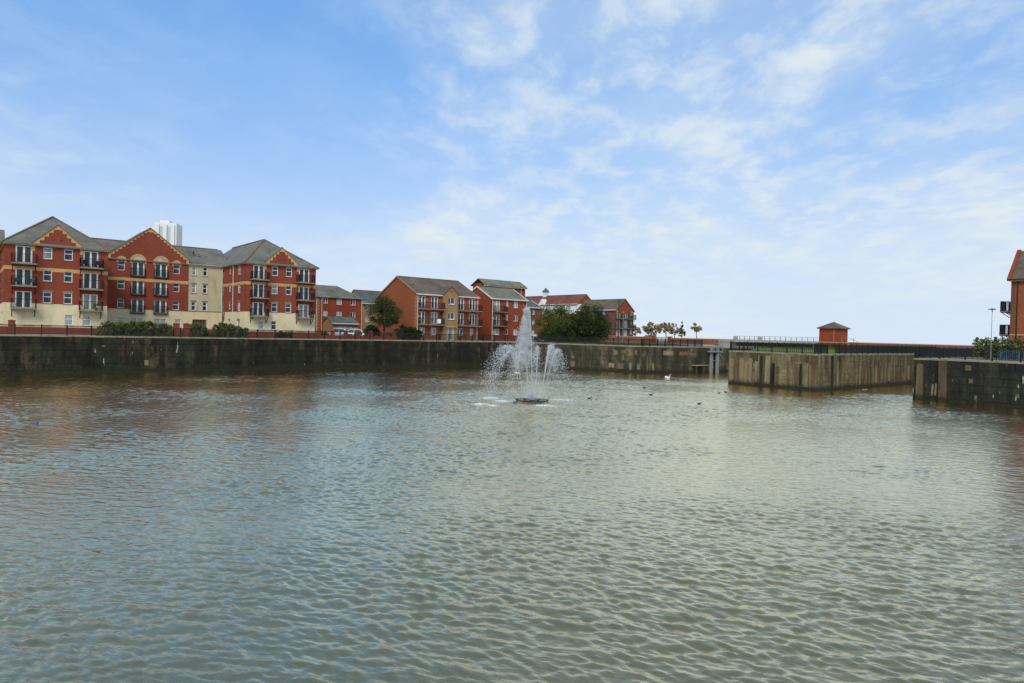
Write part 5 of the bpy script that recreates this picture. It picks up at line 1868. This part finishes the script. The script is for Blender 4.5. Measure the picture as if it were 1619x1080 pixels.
def fountain():
    rng = np.random.default_rng(77)
    root = empty('floating_fountain', (1.85, 57.25, 0), 0, 'floating ring fountain throwing a tall central plume and side jets', 'fountain')
    # ring float
    m = MB()
    n = 24
    ring = [(1.38 * math.cos(2 * math.pi * k / n), 1.38 * math.sin(2 * math.pi * k / n), 0.13) for k in range(n + 1)]
    m.tube(ring, 0.05, 6, False)
    m.build('ring', M['strip_rust'], root, smooth=True)
    ring2 = [(0.7 * math.cos(2 * math.pi * k / n), 0.7 * math.sin(2 * math.pi * k / n), 0.16) for k in range(n + 1)]
    MB().tube(ring2, 0.04, 6, False).build('inner_ring', M['strip_rust'], root, smooth=True)
    for k in range(8):
        a = 2 * math.pi * k / 8 + 0.2
        MB().bar((0.2 * math.cos(a), 0.2 * math.sin(a), 0.15), (1.38 * math.cos(a), 1.38 * math.sin(a), 0.13), 0.06).build('spoke', M['metal_grey'], root)
    for k in range(10):
        a = 2 * math.pi * k / 10
        o = Vector((1.0 * math.cos(a), 1.0 * math.sin(a), 0))
        MB().tube([o + Vector((0, 0, 0.1)), o * 1.03 + Vector((0, 0, 0.34))], [0.045, 0.03], 6).build('nozzle', M['metal_grey'], root)
    for k in range(6):
        a = 2 * math.pi * k / 6
        f = MB().box(-0.24, 0.24, -0.12, 0.12, -0.06, 0.09)
        f.build('float', M['timber_pale'], root, (1.2 * math.cos(a), 1.2 * math.sin(a), 0), a + math.pi / 2)
    for a in (math.pi * 0.985, 0.02):
        MB().tube([(1.38 * math.cos(a), 1.38 * math.sin(a), 0.15), (1.5 * math.cos(a), 1.5 * math.sin(a), 0.32), (1.46 * math.cos(a), 1.46 * math.sin(a), 0.42)], 0.03, 6).build('hook', M['metal_black'], root)
    MB().lathe([(0.22, -0.1), (0.25, 0.2), (0.10, 0.45), (0.06, 0.6)], 12).build('pump', M['metal_grey'], root)
    g = 9.81
    wind = np.array([-0.55, 0.05, 0])

    def arc(p0, v0, n_, spread0, spread1, tmax, r0, r1, tpow=1.0, w=1.0):
        t = rng.uniform(0, 1, n_) ** tpow * tmax
        sp = (spread0 + (spread1 - spread0) * (t / tmax) ** 1.6)[:, None]
        dv = rng.normal(0, 1, (n_, 3)) * sp
        V = v0 + dv
        P = p0 + V * t[:, None] + 0.5 * np.array([0, 0, -g]) * t[:, None] ** 2 + 0.5 * wind * w * t[:, None] ** 2
        vel = V + np.array([0, 0, -g]) * t[:, None]
        keep = P[:, 2] > 0.02
        r = rng.uniform(r0, r1, n_) * (1 + 0.6 * t / tmax)
        st = vel / np.linalg.norm(vel, axis=1)[:, None] * (r * rng.uniform(0.6, 2.6, n_))[:, None]
        return P[keep], r[keep], st[keep]

    # central plume: a tight rising rope leaning with the breeze, then a veil that widens as it falls away to the left
    vz = math.sqrt(2 * g * 7.35)
    a1 = arc(np.array([0.0, 0, 0.5]), np.array([-0.36, 0, vz]), 9000, 0.018, 0.10, vz / g, 0.008, 0.016, 1.0, 0.6)
    link('water_jet', drops_mesh('water_jet', *a1, M['drops']), root)
    nv = 38000
    q = rng.beta(1.6, 2.0, nv)                       # 0 at the tip of the plume
    z = 7.75 - q * 5.2
    sg = 0.05 + 0.75 * q ** 0.9
    xc = -0.80 * (z / 7.8) ** 1.4 - 0.75 * q ** 1.2
    ragged = 0.10 * np.sin(z * 5.1) + 0.08 * np.sin(z * 11.3 + 1.7)
    P = np.stack([xc + ragged * q + rng.normal(0, 1, nv) * sg * 0.62, rng.normal(0, 1, nv) * sg * 0.7, z + rng.normal(0, 0.08, nv)], 1)
    rr = rng.uniform(0.007, 0.0145, nv)
    stv = np.stack([rng.normal(0, 0.2, nv), rng.normal(0, 0.2, nv), np.ones(nv)], 1) * (rr * rng.uniform(0.5, 3.0, nv))[:, None]
    torn = np.sin(P[:, 0] * 8 + P[:, 2] * 2.3) * np.sin(P[:, 2] * 4.7 - P[:, 0] * 5) + 0.6 * np.sin(P[:, 1] * 9 + P[:, 2] * 6)
    kp = rng.uniform(0, 1, nv) < np.clip(0.62 + 0.55 * torn, 0.12, 1)
    link('water_plume', drops_mesh('water_plume', P[kp], rr[kp], stv[kp], M['drops']), root)
    # mist low in the middle
    nm = 7000
    P = np.stack([rng.normal(0, 0.55, nm), rng.normal(0, 0.55, nm), 0.25 + np.abs(rng.normal(0, 1.05, nm))], 1)
    P[:, 0] *= 0.8 + 0.25 * P[:, 2]
    P[:, 1] *= 0.8 + 0.25 * P[:, 2]
    tag(link('mist', drops_mesh('mist', P, rng.uniform(0.004, 0.009, nm), rng.normal(0, 0.004, (nm, 3)), M['drops']), root), kind='stuff')
    # ring of side jets
    vz = math.sqrt(2 * g * 4.35)
    for k in range(10):
        a = 2 * math.pi * k / 10 + rng.normal(0, 0.05)
        out = np.array([math.cos(a), math.sin(a), 0])
        s_ = rng.uniform(0.93, 1.03)
        v0 = out * 1.30 * rng.uniform(0.85, 1.15) + np.array([0, 0, vz * s_])
        p0 = out * 1.0 + np.array([0, 0, 0.35])
        j1 = arc(p0, v0, 3000, 0.012, 0.05, vz / g * 1.0, 0.009, 0.015, 1.35)
        j2 = arc(p0, v0, 1100, 0.05, 0.26, vz / g * 1.85, 0.005, 0.012, 0.62)
        kk = j2[0][:, 2] < 9
        A = [np.concatenate(q) for q in zip(j1, tuple(z[kk] for z in j2))]
        link('water_jet', drops_mesh('water_jet', *A, M['drops']), root)
    # drifting cloud of fine spray at the top of the two nearest-to-side jets
    for c, sx, n_ in (((1.75, 0.1, 3.5), (0.28, 0.3, 0.42), 4200), ((-1.7, 0.1, 4.1), (0.6, 0.4, 0.35), 3200)):
        P = np.array(c) + rng.normal(0, 1, (n_, 3)) * np.array(sx)
        tag(link('spray', drops_mesh('spray', P, rng.uniform(0.004, 0.009, n_), rng.normal(0, 0.004, (n_, 3)), M['drops']), root), kind='stuff')


fountain()


def foam_patch(label, x, y, rx, ry, n, seed):
    rng = np.random.default_rng(seed)
    a = rng.uniform(0, 6.283, n)
    q = rng.normal(0, 0.45, n)
    P = np.stack([q * rx * np.cos(a), q * ry * np.sin(a), rng.uniform(0.02, 0.06, n)], 1)
    r = rng.uniform(0.010, 0.026, n)
    st = np.stack([rng.normal(0, 0.03, n), rng.normal(0, 0.03, n), np.zeros(n)], 1)
    o = link('foam_patch', drops_mesh('foam_patch', P, r, st, M['foam']), None, (x, y, 0))
    tag(o, label, 'foam', 'foam patches round the fountain', 'stuff')


foam_patch('white splash patch farthest left behind the fountain ring', -1.75, 59.1, 0.78, 0.75, 1100, 1)
foam_patch('white splash patch just left of the fountain ring', -0.75, 56.7, 0.68, 0.7, 900, 2)
foam_patch('white splash patch leftmost in front of the fountain', -2.40, 53.9, 0.62, 0.75, 800, 3)
foam_patch('small white splash patch left front of the fountain', -1.45, 53.1, 0.45, 0.5, 480, 4)
foam_patch('white splash streak right of the fountain ring', 4.55, 59.0, 1.15, 0.6, 1000, 5)
foam_patch('white splash patch right front of the fountain ring', 2.75, 54.0, 0.85, 0.6, 900, 6)


# ================================================================== birds and floats
def swan():
    r = empty('swan', (22.2, 94.2, 0), rad(-6), 'white swan swimming before the lock entrance wall', 'swan')
    r.scale = (0.68, 0.68, 0.68)
    m = MB()
    secs = [(-0.62, 0.03, 0.26), (-0.48, 0.13, 0.22), (-0.25, 0.24, 0.20), (0.05, 0.28, 0.18), (0.30, 0.22, 0.17), (0.46, 0.10, 0.20)]
    pts, n = [], 10
    for x, rr, zc_ in secs:
        pts += [(x, rr * math.cos(2 * math.pi * k / n) * 0.95, zc_ + rr * 0.75 * math.sin(2 * math.pi * k / n) - 0.04) for k in range(n)]
    fs = [(i * n + k, i * n + (k + 1) % n, (i + 1) * n + (k + 1) % n, (i + 1) * n + k) for i in range(len(secs) - 1) for k in range(n)]
    fs += [tuple(range(n)), tuple(reversed(range((len(secs) - 1) * n, len(secs) * n)))]
    m.add(pts, fs)
    m.tube([(0.34, 0, 0.16), (0.46, 0, 0.30), (0.44, 0, 0.48), (0.42, 0, 0.64), (0.48, 0, 0.76), (0.57, 0, 0.76), (0.64, 0, 0.73)], [0.11, 0.075, 0.052, 0.046, 0.055, 0.062, 0.035], 8)
    for s_ in (-1, 1):
        m.tube([(-0.58, s_ * 0.06, 0.36), (-0.25, s_ * 0.20, 0.36), (0.12, s_ * 0.20, 0.30)], [0.03, 0.11, 0.06], 7)
    m.build('body', M['white_feather'], r, smooth=True)
    MB().tube([(0.63, 0, 0.73), (0.74, 0, 0.69)], [0.03, 0.012], 6).build('bill', M['bill'], r)


swan()


def duck(label, x, y, rz, s_=1.0):
    r = empty('duck', (x, y, 0), rz, label, 'duck', 'ducks on the dock water')
    s_ *= 0.85
    m = MB()
    secs = [(-0.24, 0.02, 0.13), (-0.16, 0.06, 0.09), (-0.04, 0.10, 0.07), (0.08, 0.10, 0.07), (0.17, 0.05, 0.08)]
    pts, n = [], 8
    for x_, rr, zc_ in secs:
        pts += [(x_ * s_, rr * s_ * math.cos(2 * math.pi * k / n), (zc_ + rr * 0.8 * math.sin(2 * math.pi * k / n)) * s_) for k in range(n)]
    fs = [(i * n + k, i * n + (k + 1) % n, (i + 1) * n + (k + 1) % n, (i + 1) * n + k) for i in range(len(secs) - 1) for k in range(n)]
    fs += [tuple(range(n)), tuple(reversed(range((len(secs) - 1) * n, len(secs) * n)))]
    m.add(pts, fs)
    m.tube([(0.13 * s_, 0, 0.08 * s_), (0.18 * s_, 0, 0.18 * s_), (0.22 * s_, 0, 0.22 * s_), (0.27 * s_, 0, 0.20 * s_)], [0.045 * s_, 0.035 * s_, 0.045 * s_, 0.02 * s_], 7)
    m.build('body', M['dark_feather'], r, smooth=True)
    MB().tube([(0.26 * s_, 0, 0.20 * s_), (0.33 * s_, 0, 0.185 * s_)], [0.018 * s_, 0.010 * s_], 5).build('bill', M['bill'], r)


duck('dark duck nearest the fountain, to its right', 7.23, 60.8, 0.3, 1.06)
duck('dark duck swimming left below the swan', 15.1, 74.9, 3.0, 0.94)
duck('dark duck on open water midway between fountain and pier', 14.0, 66.3, 0.2, 1.02)
duck('dark duck nearest the viewer in front of the pier', 16.7, 58.7, 0.1, 0.94)
duck('small dark duck just left of the pier', 22.2, 70.6, 2.8, 0.8)
duck('dark duck closest to the corner of the pier', 23.2, 71.6, 3.3, 1.06)


def gull():
    r = empty('gull', (0.55, 56.6, 2.45), rad(185), 'white gull gliding in front of the left fountain jets', 'gull')
    m = MB()
    m.tube([(-0.28, 0, 0), (-0.12, 0, 0.0), (0.08, 0, 0.01), (0.20, 0, 0.04), (0.28, 0, 0.03)], [0.015, 0.055, 0.065, 0.045, 0.02], 8)
    m.build('body', M['white_feather'], r, smooth=True)
    for s_ in (-1, 1):
        w = MB()
        w.add([(0.10, s_ * 0.04, 0.03), (-0.10, s_ * 0.04, 0.03), (0.15, s_ * 0.32, 0.10), (-0.04, s_ * 0.32, 0.09), (-0.02, s_ * 0.66, 0.05), (-0.10, s_ * 0.62, 0.045),
               (0.10, s_ * 0.04, 0.012), (-0.10, s_ * 0.04, 0.015), (0.15, s_ * 0.32, 0.085), (-0.04, s_ * 0.32, 0.08), (-0.02, s_ * 0.66, 0.045), (-0.10, s_ * 0.62, 0.04)],
              [(0, 1, 3, 2), (2, 3, 5, 4), (6, 8, 9, 7), (8, 10, 11, 9), (0, 2, 8, 6), (2, 4, 10, 8), (1, 7, 9, 3), (3, 9, 11, 5), (4, 5, 11, 10)])
        w.build('wing', M['white_feather'], r)
    MB().tube([(0.27, 0, 0.03), (0.33, 0, 0.02)], [0.014, 0.006], 5).build('bill', M['bill'], r)


gull()


def float_(label, x, y, s_, mat='blue_plastic'):
    r = empty('float', (x, y, 0), 0.4, label, 'float')
    MB().lathe([(0.05 * s_, -0.08), (0.22 * s_, -0.04), (0.26 * s_, 0.06), (0.20 * s_, 0.15), (0.05 * s_, 0.18)], 12).build('buoy', M[mat], r, smooth=True)
    MB().tube([(0, 0, 0.17), (0, 0, 0.26), (0.05, 0, 0.28)], 0.02 * s_, 5).build('eye', M[mat], r)


float_('small blue float beside the fountain ring', 0.35, 55.6, 0.5)
float_('small blue float alone on the near left water', -27.1, 38.0, 0.3)
M['bottle'] = rough_mat('pale_blue_plastic', (0.25, 0.42, 0.48), 0.08, 5, 0.3, 20)
r = empty('plastic_sheet', (43.4, 81.4, 0), AL, 'pale blue scrap of plastic floating beside the pier wall', 'litter')
m = MB()
for i in range(6):
    m.slab([(-0.55 + i * 0.18, -0.10 + 0.04 * (i % 2), 0.05 + 0.03 * math.sin(i)), (-0.37 + i * 0.18, -0.10 + 0.04 * ((i + 1) % 2), 0.05 + 0.03 * math.sin(i + 1)),
            (-0.37 + i * 0.18, 0.10, 0.06 + 0.02 * math.sin(i + 1)), (-0.55 + i * 0.18, 0.10, 0.06 + 0.02 * math.sin(i))], 0.03)
m.build('sheet', M['bottle'], r)
